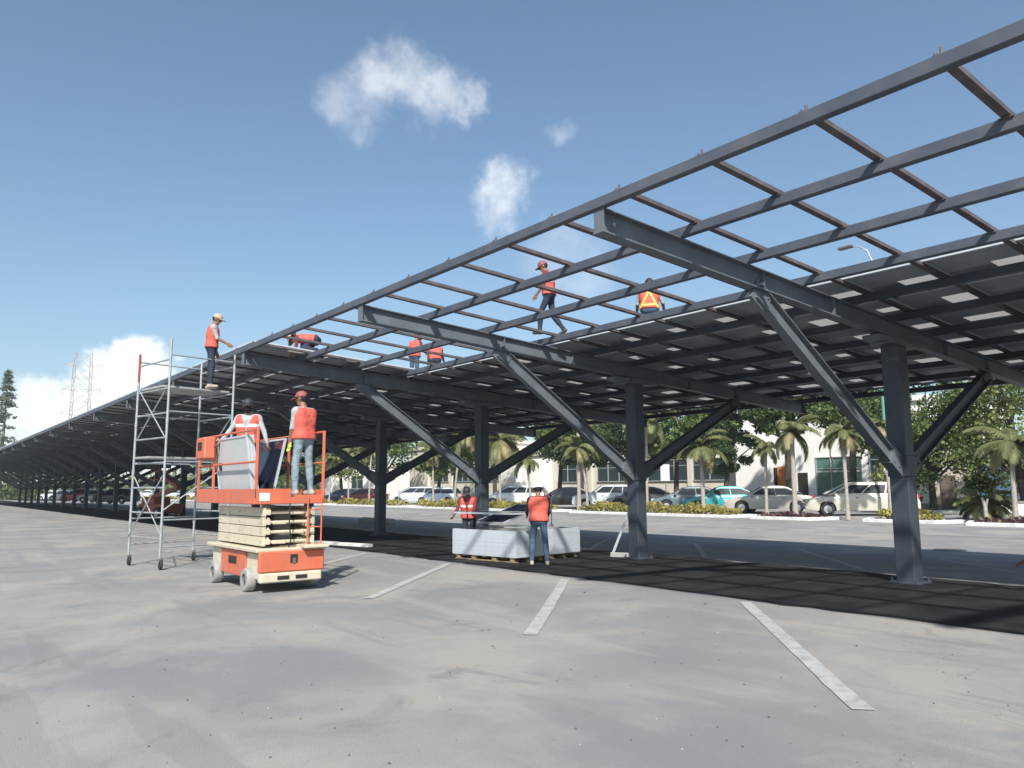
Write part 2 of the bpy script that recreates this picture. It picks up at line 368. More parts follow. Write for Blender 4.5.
# dark strip along the column row, ragged edges widened to stand in for shade
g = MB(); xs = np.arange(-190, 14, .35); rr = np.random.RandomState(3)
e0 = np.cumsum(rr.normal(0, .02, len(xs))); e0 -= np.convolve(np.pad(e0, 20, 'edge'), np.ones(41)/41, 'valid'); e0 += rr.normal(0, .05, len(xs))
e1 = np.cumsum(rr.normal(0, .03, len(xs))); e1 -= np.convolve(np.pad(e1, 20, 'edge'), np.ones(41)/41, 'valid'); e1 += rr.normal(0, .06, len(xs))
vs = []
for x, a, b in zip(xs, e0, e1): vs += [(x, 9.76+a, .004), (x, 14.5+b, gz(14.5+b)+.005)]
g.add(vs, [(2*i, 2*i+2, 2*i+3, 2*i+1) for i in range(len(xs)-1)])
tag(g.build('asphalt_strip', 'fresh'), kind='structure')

# stall lines
def line(g, a, b, wd, z=.008):
    a = Vector((*a, 0)); b = Vector((*b, 0)); n = Vector((-(b-a).y, (b-a).x, 0)).normalized()*wd/2
    k = max(2, int((b-a).length/.25)); vs = []
    for i in range(k+1):
        p = a.lerp(b, i/k); p.z = gz(p.y)+z; j = R.uniform(-.008, .008)
        vs += [p+n+n.normalized()*j, p-n+n.normalized()*j]
    g.add(vs, [(2*i, 2*i+1, 2*i+3, 2*i+2) for i in range(k)])
g = MB()
for k in range(-1, 40):
    x = -6.72-3.76*k
    line(g, (x-.06, 9.5), (x+3.68, 5.6), .16)
    line(g, (x-1.05, 14.7), (x-5.9, 20.4), .13)
tag(g.build('parking_lines', 'paintline'), kind='structure')
g = MB()
line(g, (25, 30.2), (-15.3, 29.6), .13); line(g, (-20, 29.2), (-24, 28.9), .14)
for k in range(8): line(g, (-28-7*k, 27.5), (-31-7*k, 27.5), .13)
line(g, (25, 33.4), (-140, 33.4), .22)
tag(g.build('road_markings', 'paintline'), kind='structure')
M['patch'] = mat('dark_manhole_iron', (.07, .07, .07), .7, .2, .2, 8)
g = MB(); g.lathe([(.0, .012), (.42, .012), (.45, .004)], Matrix.Translation((-10, 23.8, gz(23.8))), 24); o = g.build('manhole_cover', 'patch', smooth=40)
tag(o, 'round dark manhole cover in the sunlit road', 'manhole cover')
# darker repair patches and grit
rr = random.Random(11)
g = MB()
for q in range(420):
    d_ = rr.uniform(2.2, 13); th = YAW+rr.uniform(-.66, .66); x_, y_ = -d_*math.sin(th), d_*math.cos(th)
    if y_ > 9.5: continue
    r_ = rr.uniform(.004, .013)*(2.2 if rr.random() < .04 else 1)
    vs = [(x_+r_*math.cos(k_*1.2566+q)*rr.uniform(.6, 1.2), y_+r_*math.sin(k_*1.2566+q)*rr.uniform(.6, 1.2), .001) for k_ in range(5)]+[(x_, y_, r_*rr.uniform(.6, 1.1))]
    g.add(vs, [(k_, (k_+1) % 5, 5) for k_ in range(5)], 0 if rr.random() < .85 else 1)
tag(g.build('grit', ['patch', 'concrete']), kind='stuff')
# raised lot where the cars stand
g = MB(); g.box((-100, 43.5, .02), (330, 12.6, .24), 0, .03); tag(g.build('car_lot', 'asphalt'), kind='structure')
# verge beyond the cars
g = MB(); g.add([(-400, 49.7, .1), (200, 49.7, .1), (200, 300, .1), (-400, 300, .1)], [(0, 1, 2, 3)])
tag(g.build('verge', 'dirtgrass'), kind='structure')
g = MB(); g.add([(-1500, -400, .015), (-172, -400, .015), (-172, 900, .015), (-1500, 900, .015)], [(0, 1, 2, 3)])
tag(g.build('field', 'dirtgrass'), kind='structure')
g = MB(); g.box((-60, 45.9, .16), (240, .25, .24), 0, .02); g.box((-60, 47.2, .15), (240, 2.2, .22), 1)
tag(g.build('pavement', ['kerb', 'concrete']), kind='structure')

# ------------------------------------------------------------------ solar canopy
C0, D0, S0, LT, Z0, SL, RS, R0, PS = -6.3172, 13.4456, 6.107, 7.1477, 4.4607, .0623, 1.1914, .2985, 1.4194
NB = 21; I0 = -2
XE = -18.02
root = thing('solar_canopy', (C0, D0, 0), 'long dark steel carport canopy, partly roofed with solar panels, running across the car park', 'canopy')
def ht(Lq): return Z0+SL*Lq
# local coords: x relative to C0, y = -L
col = MB(); cz = ht(0)-.42
col.box((0, 0, cz/2), (.31, .31, cz), 0, .012)
bp = MB(); bp.box((0, 0, .02), (.50, .50, .032), 0, .005)
for a in (-1, 1):
    for b in (-1, 1):
        bp.tube([(a*.205, b*.205, .03), (a*.205, b*.205, .10)], .014, 6)
        bp.tube([(a*.205, b*.205, .03), (a*.205, b*.205, .065)], .028, 6)
gp = MB()
for q in (-1, 1): gp.prism([(0, 0)]*0 or [(-.17, 0), (.17, 0), (.17, .3), (-.17, .3)], 0, .01) if False else None
raf = MB()
def rp(Lq, dz=0): return Vector((0, -Lq, ht(Lq)+dz))
raf.ibeam(rp(LT, -.15), rp(-LT, -.15), .17, .30, .018, .014)
for Lq in (LT-.01, -LT+.01): raf.bar(rp(Lq, -.02), rp(Lq, -.28), .165, .012, up=(0, 1, 0))
for Lq in (3.9, 2, -2, -3.9): raf.bar(rp(Lq, -.02), rp(Lq, -.28), .15, .012, up=(0, 1, 0))
# haunch under the rafter at the column head
raf.box((0, 0, ht(0)-.36), (.30, 1.55, .10), 0, .01); raf.box((0, 0, ht(0)-.42), (.36, .9, .03))
def brace_mb(sg):
    m_ = MB(); a = Vector((0, -sg*.17, 1.95)); b = Vector((0, -sg*4.05, ht(sg*4.05)-.30))
    dr = (b-a).normalized()
    m_.ibeam(a-dr*.05, b-dr*.04, .15, .26, .016, .012, up=(0, 0, 1))
    m_.frame(a+dr*.12, dr, Vector((1, 0, 0)), dr.cross(Vector((1, 0, 0))), .22, .09, .155)
    for o_ in (.06, .2):
        for q in (-.07, .07):
            for sx in (-1, 1): p_ = a+dr*(.05+o_)+dr.cross(Vector((1, 0, 0)))*q; m_.tube([p_+Vector((sx*.088, 0, 0)), p_+Vector((sx*.108, 0, 0))], .018, 6)
            for sx in (-1, 1): p_ = b-dr*(.09+o_)+dr.cross(Vector((1, 0, 0)))*q; m_.tube([p_+Vector((sx*.028, 0, 0)), p_+Vector((sx*.048, 0, 0))], .018, 6)
    m_.frame(b-dr*.16, dr, Vector((1, 0, 0)), dr.cross(Vector((1, 0, 0))), .2, .03, .17)
    return m_
brs = {1: brace_mb(1), -1: brace_mb(-1)}
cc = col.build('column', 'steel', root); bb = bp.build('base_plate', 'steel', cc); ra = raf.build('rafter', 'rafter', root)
# a collar where the braces meet the column
cl = MB(); cl.box((0, 0, 1.95), (.345, .345, .36), 0, .01); cl.box((0, 0, 1.95), (.37, .37, .03)); clo = cl.build('brace_collar', 'steel', cc)
br = [brs[1].build('brace', 'rafter', root), brs[-1].build('brace', 'steel', root)]  # front brace takes the sunlit copy of the steel, rear the dark one
protos = [cc, ra]+br
for i in range(I0, NB):
    dx = -i*S0
    for p in protos:
        if i == I0: p.location.x = dx
        else:
            c = p.copy(); COL.objects.link(c); c.location.x = dx
            for k in p.children:
                kk = k.copy(); COL.objects.link(kk); kk.parent = c
XR = -I0*S0+.35; XL = -(NB-1)*S0-.4
NP = 11
for j in range(NP):
    Lq = LT-.02-j*PS*(2*LT-.06)/((NP-1)*PS)
    m_ = MB(); m_.frame((((XR+XL)/2), -Lq, ht(Lq)+.067), (1, 0, 0), (0, 1, -SL), (0, SL, 1), (XR-XL)/2, .045, .066, 0, .008)
    m_.build('purlin', 'steel_lit' if Lq > 2.6 else 'steel', root)  # front purlins take the lit copy of the steel
PY = [LT-.02-j*(2*LT-.06)/(NP-1) for j in range(NP)]
rx = []; k = 0
x = R0+RS*int((XR-R0)/RS)
while x > XL: rx.append(x); x -= RS
def rail_mb(x):
    m_ = MB()
    m_.bar((x, -PY[0]+.05, ht(PY[0]-.05)+.16), (x, -PY[-1]+.05, ht(PY[-1]-.05)+.16), .085, .05)
    m_.box((x, -PY[0], ht(PY[0])+.14), (.07, .06, .014), 0, .003); m_.tube([(x+.03, -PY[0], ht(PY[0])+.12), (x+.03, -PY[0], ht(PY[0])+.20)], .013, 6)
    m_.tube([(x-.02, -PY[0], ht(PY[0])+.12), (x-.02, -PY[0], ht(PY[0])+.175)], .011, 6)
    for y in PY[1:4]: m_.box((x, -y, ht(y)+.125), (.13, .13, .012))
    return m_
for x in rx[:100]: rail_mb(x).build('rail', 'rail', root)
allr = MB()
for x in rx[100:]:
    q = rail_mb(x); allr.add(q.v, q.f)
tag(allr.build('rail', 'rail', root), kind='stuff')
# panels: one per cell between rails and purlins
PW, PL, PT = RS-.03, PS-.032, .042
def panel_mb(seed=0, clear=True, thick=PT):
    r = random.Random(seed); m_ = MB(); w, l = PW/2, PL/2
    # frame (alu), back sheet (1), glass (2), translucent patch (3)
    for sx in (-1, 1): m_.box((sx*(w-.015), 0, 0), (.03, 2*l, thick), 0)
    for sy in (-1, 1): m_.box((0, sy*(l-.023), 0), (2*w-.061, .046, thick), 0)
    m_.add([(-w+.03, -l+.03, .012), (w-.03, -l+.03, .012), (w-.03, l-.03, .012), (-w+.03, l-.03, .012)], [(0, 1, 2, 3)], 2)
    z = .004
    x0, x1, y0, y1 = -w+.03, w-.03, -l+.03, l-.03
    if clear:
        cw = r.choice((.34, .42, .5, .66)); cx = w-.05-r.uniform(0, .12)-cw; cy0 = -.05+r.uniform(-.12, .12); cy1 = min(l-.1, cy0+r.uniform(.28, .55))
        # back sheet with a rectangular hole, filled with the light patch
        P = [(x0, y0), (x1, y0), (x1, y1), (x0, y1), (cx, cy0), (cx+cw, cy0), (cx+cw, cy1), (cx, cy1)]
        m_.add([(a, b, z) for a, b in P], [(0, 4, 5, 1), (1, 5, 6, 2), (2, 6, 7, 3), (3, 7, 4, 0)], 1)
        m_.add([(a, b, z) for a, b in P[4:]], [(0, 3, 2, 1)], 3)
        # cells are cut open too, so daylight reaches the added patch
        m_.f.pop(); m_.m.pop(); m_.add([(a, b, z) for a, b in P[4:]], [(0, 3, 2, 1)], 3)
        gi = [i for i, q in enumerate(m_.m) if q == 2][0]; m_.f.pop(gi); m_.m.pop(gi)
        m_.add([(a, b, .012) for a, b in P], [(0, 1, 5, 4), (1, 2, 6, 5), (2, 3, 7, 6), (3, 0, 4, 7)], 2)
    else:
        m_.add([(x0, y0, z), (x1, y0, z), (x1, y1, z), (x0, y1, z)], [(0, 3, 2, 1)], 1)
    m_.box((-.12, l-.2, z-.012), (.12, .09, .024), 4)
    return m_
def cable_mb(seed):
    r = random.Random(seed); m_ = MB(); l = PL/2
    a = Vector((-.18, l-.2, -.01)); b = Vector((-.18-r.uniform(.2, .34), l-.15, -.01)); dz = r.uniform(.03, .10)
    m_.tube([a, a+Vector((-.03, 0, -dz*.7)), (a+b)/2+Vector((0, .02, -dz)), b+Vector((.03, 0, -dz*.6)), b], .010, 5)
    a = Vector((-.06, l-.2, -.01)); b = Vector((.3, l-.12, -.01)); m_.tube([a, a+Vector((.05, 0, -dz*.5)), (a+b)/2+Vector((.1, .02, -dz*.8)), b], .009, 5)
    return m_
SHY = .62
def shf(j): return (SHY*.5, 1+SHY/PL) if j == 0 else ((SHY, 1.) if j < NP-2 else (SHY*.5, .55))
pm = ['alu', 'back', 'cells', 'clear', 'black']
tilt = math.atan(SL)
cells = []
for ix in range(len(rx)-1):
    for j in range(NP-1):
        xc = (rx[ix]+rx[ix+1])/2; Lc = (PY[j]+PY[j+1])/2
        if j < 3 and xc+C0 > XE: continue
        cells.append((xc, Lc, j))
cells.sort(key=lambda c: math.hypot(c[0]+C0, D0-c[1])-(0 if c[2] > 2 else 0))
vis = [c for c in cells if c[0]+C0 < 1.5 and not (c[0]+C0 > -3.6 and D0-c[1] < 9)]
near = [c for c in vis if c[2] < NP-2][:100]; nearset = set((c[0], c[1]) for c in near)
kinds = []
for q in range(9):
    kinds.append((panel_mb(q, q != 7), cable_mb(q)))
for q, (xc, Lc, j) in enumerate(near):
    k = q if q < 9 else R.randrange(9); pmb, cmb = kinds[k]
    if q < 9:
        o = pmb.build('solar_panel', pm, root); c = cmb.build('cable', 'black', o); kinds[k] = (pmb, cmb, ) ; globals()['pk%d' % k] = o
    else:
        s_ = globals()['pk%d' % k]; o = s_.copy(); COL.objects.link(o); o.parent = root
        c = s_.children[0].copy(); COL.objects.link(c); c.parent = o
    sh, sc_ = shf(j); o.location = (xc, -Lc+sh, ht(Lc-sh)+.186+PT/2); o.rotation_euler = (-tilt, 0, 0); o.scale = (1, sc_, 1)
rest = MB()
for q, (xc, Lc, j) in enumerate(cells):
    if (xc, Lc) in nearset: continue
    pmb, cmb = kinds[R.randrange(9)]
    if j < 3 or xc+C0 < -75: pmb = None
    sh, sc_ = shf(j); t = Matrix.Translation((xc, -Lc+sh, ht(Lc-sh)+.186+PT/2)) @ Matrix.Rotation(-tilt, 4, 'X') @ Matrix.Diagonal((1, sc_, 1, 1))
    src = pmb if pmb else plain if 'plain' in globals() else None
    if src is None:
        plain = panel_mb(0, False); src = plain
    vv = np.array(src.v) @ np.array(t.to_3x3()).T+np.array(t.translation)
    o_ = len(rest.v); rest.v += vv.tolist(); rest.f += [tuple(i+o_ for i in f) for f in src.f]; rest.m += src.m
    if xc+C0 > -60 and j >= 3:
        vv = np.array(cmb.v) @ np.array(t.to_3x3()).T+np.array(t.translation); o_ = len(rest.v); rest.v += vv.tolist(); rest.f += [tuple(i+o_ for i in f) for f in cmb.f]; rest.m += [4]*len(cmb.f)
tag(rest.build('solar_panel', pm, root), kind='stuff')

# ------------------------------------------------------------------ people
def snets(D, org, h):
    ins = D < 0
    nx, ny, nz = D.shape
    acc = np.zeros((nx-1, ny-1, nz-1, 3)); cnt = np.zeros((nx-1, ny-1, nz-1))
    cor = [(i, j, k) for i in (0, 1) for j in (0, 1) for k in (0, 1)]
    def sl(c): return tuple(slice(c[a], D.shape[a]-1+c[a]) for a in range(3))
    for a in cor:
        for ax in range(3):
            if a[ax]: continue
            b = list(a); b[ax] = 1; b = tuple(b)
            da = D[sl(a)]; db = D[sl(b)]; x = (da < 0) != (db < 0)
            t = np.where(x, da/(da-db+1e-12), 0)
            p = np.zeros(acc.shape); 
            for q in range(3): p[..., q] = a[q]
            p[..., ax] += t
            acc += np.where(x[..., None], p, 0); cnt += x
    act = cnt > 0; idx = -np.ones(act.shape, int); cells_ = np.argwhere(act); idx[act] = np.arange(len(cells_))
    V = (cells_+acc[act]/cnt[act][:, None])*h+org
    Fs = []
    for ax in range(3):
        b1, b2 = (ax+1) % 3, (ax+2) % 3
        s0 = [slice(1, -1)]*3; s0[ax] = slice(0, -1); s1 = [slice(1, -1)]*3; s1[ax] = slice(1, None)
        A = ins[tuple(s0)]; B = ins[tuple(s1)]
        e = np.argwhere(A != B); inside = A[A != B]
        base = e.copy(); base[:, b1] += 1; base[:, b2] += 1
        def cell(o1, o2):
            c = base.copy(); c[:, b1] += o1; c[:, b2] += o2; return idx[c[:, 0], c[:, 1], c[:, 2]]
        q = np.stack([cell(-1, -1), cell(0, -1), cell(0, 0), cell(-1, 0)], 1)
        q[~inside] = q[~inside][:, ::-1]; Fs.append(q)
    return V, np.concatenate(Fs)

def sdf_mesh(prims, h=.014, clip=None):
    """prims: ('cap', a, b, ra, rb, tag, k) or ('ell', c, axes(3x3 rows), radii, tag, k)"""
    P = []
    for p in prims:
        if p[0] == 'cap': P += [np.array(p[1])-max(p[3], p[4]), np.array(p[1])+max(p[3], p[4]), np.array(p[2])-max(p[3], p[4]), np.array(p[2])+max(p[3], p[4])]
        else: P += [np.array(p[1])-max(p[3]), np.array(p[1])+max(p[3])]
    P = np.array(P); lo = P.min(0)-.05; hi = P.max(0)+.05
    n = np.ceil((hi-lo)/h).astype(int)+1
    D = np.full(n, .2); best = np.full(n, 9.); T = np.zeros(n, int)
    ax = [lo[i]+np.arange(n[i])*h for i in range(3)]
    for p in prims:
        if p[0] == 'cap':
            a, b = np.array(p[1], float), np.array(p[2], float); r = max(p[3], p[4]); l_, h_ = np.minimum(a, b)-r-.1, np.maximum(a, b)+r+.1
        else:
            c = np.array(p[1], float); r = max(p[3]); l_, h_ = c-r-.1, c+r+.1
        i0 = np.clip(((l_-lo)/h).astype(int), 0, n-1); i1 = np.clip(((h_-lo)/h).astype(int)+2, 1, n)
        sl = tuple(slice(i0[q], i1[q]) for q in range(3))
        X = np.stack(np.meshgrid(*[ax[q][sl[q]] for q in range(3)], indexing='ij'), -1)
        if p[0] == 'cap':
            ab = b-a; t = np.clip(((X-a) @ ab)/max(ab @ ab, 1e-9), 0, 1)
            d = np.linalg.norm(X-a-t[..., None]*ab, axis=-1)-(p[3]+(p[4]-p[3])*t); tg = p[5]; k = p[6]
        else:
            q = (X-c) @ np.array(p[2]).T; rr_ = np.array(p[3]); k0 = np.linalg.norm(q/rr_, axis=-1); k1 = np.linalg.norm(q/rr_**2, axis=-1)+1e-9
            d = k0*(k0-1)/k1; d = np.where(k0 < .2, -min(p[3])*.8, d); tg = p[4]; k = p[5]
        cur = D[sl]; hh = np.clip(.5+.5*(cur-d)/k, 0, 1); D[sl] = cur*(1-hh)+d*hh-k*hh*(1-hh)
        bb = best[sl]; m_ = d < bb; best[sl] = np.where(m_, d, bb); T[sl] = np.where(m_, tg, T[sl])
    if clip is not None:
        X = np.stack(np.meshgrid(*ax, indexing='ij'), -1); D = np.maximum(D, clip(X))
    V, Fq = snets(D, lo, h)
    iv = np.clip(np.round((V-lo)/h).astype(int), 0, n-1); vt = T[iv[:, 0], iv[:, 1], iv[:, 2]]
    return V, Fq, vt[Fq[:, 0]]

def nrm(v): v = np.array(v, float); return v/np.linalg.norm(v)
def person(loc, rz, label, pose, fit, Hh=1.70, group=None, res=.014):
    k = Hh/1.75
    P = dict(lean=0., side=0., twist=0., hp=0., hy=0., La=((-.12, .05, -1), (-.08, .18, -1)), Ra=((.12, .05, -1), (.08, .18, -1)),
             Ll=((-.06, .03, -1), (-.03, -.04, -1)), Rl=((.06, .03, -1), (.03, -.04, -1)), Lf=(0, 1, 0), Rf=(0, 1, 0)); P.update(pose)
    Rm = lambda a, x: np.array(Matrix.Rotation(a, 3, x))
    T = Rm(P['twist'], 'Z') @ Rm(-P['lean'], 'X') @ Rm(P['side'], 'Y')
    r, f, u = T[:, 0], T[:, 1], T[:, 2]
    pel = np.zeros(3); J = {}
    at = lambda a, b, c: pel+(r*a+f*b+u*c)*k
    TG = ['skin', fit['shirt'], fit['pants'], fit['shoe'], fit.get('hand', 'skin'), fit.get('face', 'skin'), 'eyes', 'lips', 'hair']
    SK, SH, PT_, SO, HA, FA, EY, LI, HR = range(9)
    pr = []
    cap = lambda a, b, ra, rb, t, kk=.03: pr.append(('cap', a, b, ra*k, rb*k, t, kk*k))
    # torso
    tor = [(at(-.075, 0, .0), at(.075, 0, .0), .125, .125), (at(-.06, 0, .12), at(.06, 0, .12), .115, .115), (at(-.075, .0, .26), at(.075, .0, .26), .125, .125), (at(-.10, -.005, .38), at(.10, -.005, .38), .112, .112), (at(-.15, -.01, .45), at(.15, -.01, .45), .07, .07)]
    cap(*tor[0], PT_, .05)
    for t in tor[1:]: cap(*t, SH, .05)
    cap(at(0, -.01, .46), at(0, .015, .56), .062, .055, SK)
    # head
    Hm = T @ Rm(P['hy'], 'Z') @ Rm(-P['hp'], 'X'); hr, hf, hu = Hm[:, 0], Hm[:, 1], Hm[:, 2]
    hc = at(0, .02, .56)+(hu*.105+hf*.01)*k
    hat_ = lambda a, b, c: hc+(hr*a+hf*b+hu*c)*k
    pr.append(('ell', hat_(0, -.008, .03), Hm.T, [.078*k, .098*k, .098*k], FA, .02))
    cap(hat_(0, .03, -.06), hat_(0, .045, -.075), .055, .042, FA, .04)
    cap(hat_(0, .085, .015), hat_(0, .108, -.018), .010, .018, FA, .012)
    for sx in (-1, 1):
        pr.append(('ell', hat_(sx*.08, -.005, .0), Hm.T, [.014*k, .026*k, .036*k], SK, .008))
        cap(hat_(sx*.034, .082, .018), hat_(sx*.034, .084, .018), .0125, .0125, EY, .004)
        cap(hat_(sx*.018, .085, .04), hat_(sx*.05, .075, .04), .012, .01, FA, .012)
    cap(hat_(-.02, .083, -.052), hat_(.02, .083, -.052), .011, .011, LI, .008)
    pr.append(('ell', hat_(0, -.03, .035), Hm.T, [.080*k, .085*k, .098*k], HR, .01))
    hands = MB()
    for sd, key in ((-1, 'La'), (1, 'Ra')):
        ud, fd = P[key][0], P[key][1]; sh = at(sd*.185, -.01, .435)
        e = sh+nrm(ud)*.285*k; wv = e+nrm(fd)*.25*k
        cap(sh, sh+nrm(ud)*.02, .066, .064, SH, .04)
        cap(sh, e, .058, .043, SH, .03)
        em = e+nrm(fd)*.10*k
        if fit.get('sleeve', 'long') == 'long': cap(e, wv, .044, .034, SH, .02)
        else: cap(e, wv, .042, .028, SK, .02)
        hd = nrm(P[key][2]) if len(P[key]) > 2 else nrm(np.array(nrm(fd))+np.array([0, 0, -.15]))
        pn = nrm(np.cross(hd, [0, 1, 0.3])*sd) if abs(hd[1]) < .9 else nrm([-sd, 0, 0]); lat = nrm(np.cross(hd, pn))
        kn = wv+hd*.085*k
        for q in (-1, 0, 1): cap(wv+lat*q*.014*k, kn+lat*q*.026*k, .021, .017, HA, .015)
        for q, ln in zip((-1.5, -.5, .5, 1.5), (.066, .08, .075, .056)):
            a0 = kn+lat*q*.019*k; d0 = nrm(hd+pn*.25); d1 = nrm(hd+pn*.9); d2 = nrm(hd*.4+pn)
            p1 = a0+d0*ln*.45*k; p2 = p1+d1*ln*.32*k; p3 = p2+d2*ln*.25*k
            hands.tube([a0-hd*.012*k, a0, p1, p2, p3], [.0095*k, .0095*k, .009*k, .008*k, .0055*k], 7, HA)
        th = wv+hd*.03*k+lat*sd*.026*k; td = nrm(hd*.7+lat*sd*.75+pn*.3)
        hands.tube([th-td*.01, th, th+td*.035*k, th+td*.035*k+nrm(hd+pn*.4)*.028*k], [.012*k, .012*k, .0105*k, .007*k], 7, HA)
        J[key] = wv+hd*.1*k
    low = 9
    for sd, key, fk in ((-1, 'Ll', 'Lf'), (1, 'Rl', 'Rf')):
        hp = at(sd*.09, 0, -.03); kn = hp+nrm(P[key][0])*.43*k; an = kn+nrm(P[key][1])*.415*k
        cap(hp, kn, .088, .06, PT_, .04); cap(kn, an, .062, .047, PT_, .03)
        cap(kn+nrm(P[key][1])*.1*k, kn+nrm(P[key][1])*.22*k, .06, .056, PT_, .03)
        fd = nrm(P[fk]); sole = an+np.array([0, 0, -.052*k])
        cap(an+np.array([0, 0, -.01]), sole, .045, .04, SO, .02)
        cap(sole-fd*.045*k, sole+fd*.135*k, .043, .036, SO, .02)
        cap(sole+fd*.1*k+nrm(np.cross(fd, [0, 0, 1]))*.02*k, sole+fd*.14*k, .032, .03, SO, .02)
        low = min(low, an[2]-.093*k, kn[2]-.065*k)
        J[key] = sole
    V, Fq, ft = sdf_mesh(pr, res)
    sh_ = np.array([0, 0, -low]); V = V+sh_
    b = MB(); b.v = V.tolist(); b.f = [tuple(q) for q in Fq.tolist()]; b.m = ft.tolist()
    hv = (np.array(hands.v)+sh_).tolist(); b.add(hv, hands.f); b.m[-len(hands.f):] = hands.m
    body = b.build('person', TG, None, smooth=180)
    body.location = loc; body.rotation_euler = (0, 0, rz)
    tag(body, label, 'person', group)
    # vest
    if fit.get('vest', True):
        infl = .024
        vp = [('cap', a, c, (ra+infl)*k, (rb+infl)*k, 0, .05*k) for a, c, ra, rb in tor]
        vp[-1] = ('cap', at(-.125, -.01, .455), at(.125, -.01, .455), .085*k, .085*k, 0, .05*k)
        v0, v1 = fit.get('vz', (-.03, .50))
        def clip(X):
            uu = (X-pel) @ u/k; rr_ = np.abs((X-pel) @ r)/k; ff = (X-pel) @ f/k
            c = np.maximum(uu-v1, v0-uu)*k
            nk = (.075-np.sqrt(rr_**2+(ff-.02)**2))          # neck opening
            nk = np.where(uu > .40, nk, -.2)
            slit = np.where((ff > 0), .012-rr_-.0*uu, -.2)   # front opening
            vneck = np.where(ff > 0, (.02+np.clip(uu-.27, 0, 1)*.42)-rr_, -.2)
            return np.maximum(np.maximum(c, nk*k), np.maximum(slit, vneck)*k)
        V, Fq, _ = sdf_mesh(vp, .014, clip)
        cen = V[Fq].mean(1); uu = (cen-pel) @ u/k; rr_ = (cen-pel) @ r/k; ff = (cen-pel) @ f/k
        mi = np.zeros(len(Fq), int)
        st = fit.get('stripe', 'band')
        if st == 'band': mi[(np.abs(uu-.27) < .025) & (ff > -.3) & (np.abs(rr_) > .04)] = 1; mi[(np.abs(uu-.07) < .022)] = fit.get('low', 0)
        if st == 'front': mi[(np.abs(uu-.30) < .027) & (ff > 0)] = 1
        if st == 'cross': mi[(np.abs(np.abs(rr_)-(.02+np.abs(uu-.33)*.5)) < .022) & (ff < .02)] = 2; mi[np.abs(uu-.04) < .02] = 2
        vb = MB(); vb.v = (V+sh_).tolist(); vb.f = [tuple(q) for q in Fq.tolist()]; vb.m = mi.tolist()
        vb.build('vest', ['vest', 'stripe', 'yellowtape'], body, smooth=180)
    if fit.get('hat'):
        kind, hm = fit['hat']; mt = Matrix.Translation(Vector(hc+sh_)+Vector(hu)*.03*k) @ Matrix(np.array(Hm).tolist()).to_4x4() @ Matrix.Diagonal((k, k*1.14, k, 1))
        hb = MB(); pf = [(.001, .118), (.04, .112), (.075, .088), (.094, .05), (.1, .01), (.097, .004)]
        if kind == 'hardhat': pf = [(.001, .135), (.03, .132), (.065, .118), (.092, .085), (.105, .04), (.108, .012), (.128, .0), (.130, -.006), (.104, .004)]
        if kind == 'wide': pf = [(.001, .118), (.05, .112), (.085, .085), (.1, .03), (.105, .012), (.19, -.02), (.19, -.026), (.1, .004)]
        hb.lathe(pf, mt, 24)
        if kind in ('cap', 'hardhat'):   # peak
            vs = []; n = 12
            for z in (.0, -.012):
                for i in range(n+1):
                    a = PI*(.12+.76*i/n); vs += [mt @ Vector((.098*math.cos(a), .085*math.sin(a), z+.012)), mt @ Vector((.105*math.cos(a), (.085+.085*math.sin(a))*math.sin(a)**.5, z-.004))]
            m2 = 2*(n+1); fs = [(2*i, 2*i+1, 2*i+3, 2*i+2) for i in range(n)]+[(m2+2*i, m2+2*i+2, m2+2*i+3, m2+2*i+1) for i in range(n)]+[(2*i+1, m2+2*i+1, m2+2*i+3, 2*i+3) for i in range(n)]
            hb.add(vs, fs)
        hb.build('hard_hat' if kind == 'hardhat' else 'hat', hm, body, smooth=50)
    return body

# heading helper: local +Y to world direction
def head(dx, dy): return math.atan2(-dx, dy)

person((-17.42, 5.22, 3.825), head(.25, .95), 'man in orange vest and dark trousers standing on the scaffold tower', dict(lean=.06, hp=.25, hy=-.3, La=((-.12, .1, -1), (-.02, .35, -1)), Ra=((.2, .35, -1), (.1, .9, -.45)), Ll=((-.05, .02, -1), (-.02, -.03, -1)), Rl=((.07, .06, -1), (.03, -.03, -1))),
       dict(shirt='greycloth', pants='darkcloth', shoe='shoe', hat=('cap', 'tanhat'), sleeve='short', stripe='none'), 1.68)
person((-14.1, 4.95, 1.505), head(.80, -.60), 'man in black cap and face cover holding the rail of the scissor lift', dict(lean=.03, hp=.12, hy=.1, La=((-.45, .25, -.85), (-.35, .35, -.85)), Ra=((.45, .3, -.85), (.45, .45, -.75))),
       dict(shirt='greycloth', pants='darkcloth', shoe='darkshoe', face='blackcloth', hat=('cap', 'blackhat'), stripe='front'), 1.74)
person((-12.55, 5.36, 1.51), head(-.95, -.30), 'man in maroon hat and pale jeans standing at the open end of the scissor lift', dict(lean=.05, hp=.1, hy=.35, La=((-.10, .12, -1), (.05, .25, -1)), Ra=((.12, .15, -1), (0, .5, -.9)), Ll=((-.08, .10, -1), (-.03, -.05, -1)), Rl=((.08, -.02, -1), (.04, -.10, -1))),
       dict(shirt='greycloth', pants='paledenim', shoe='shoe', sleeve='short', hand='glove', hat=('cap', 'maroonhat'), stripe='none'), 1.76)
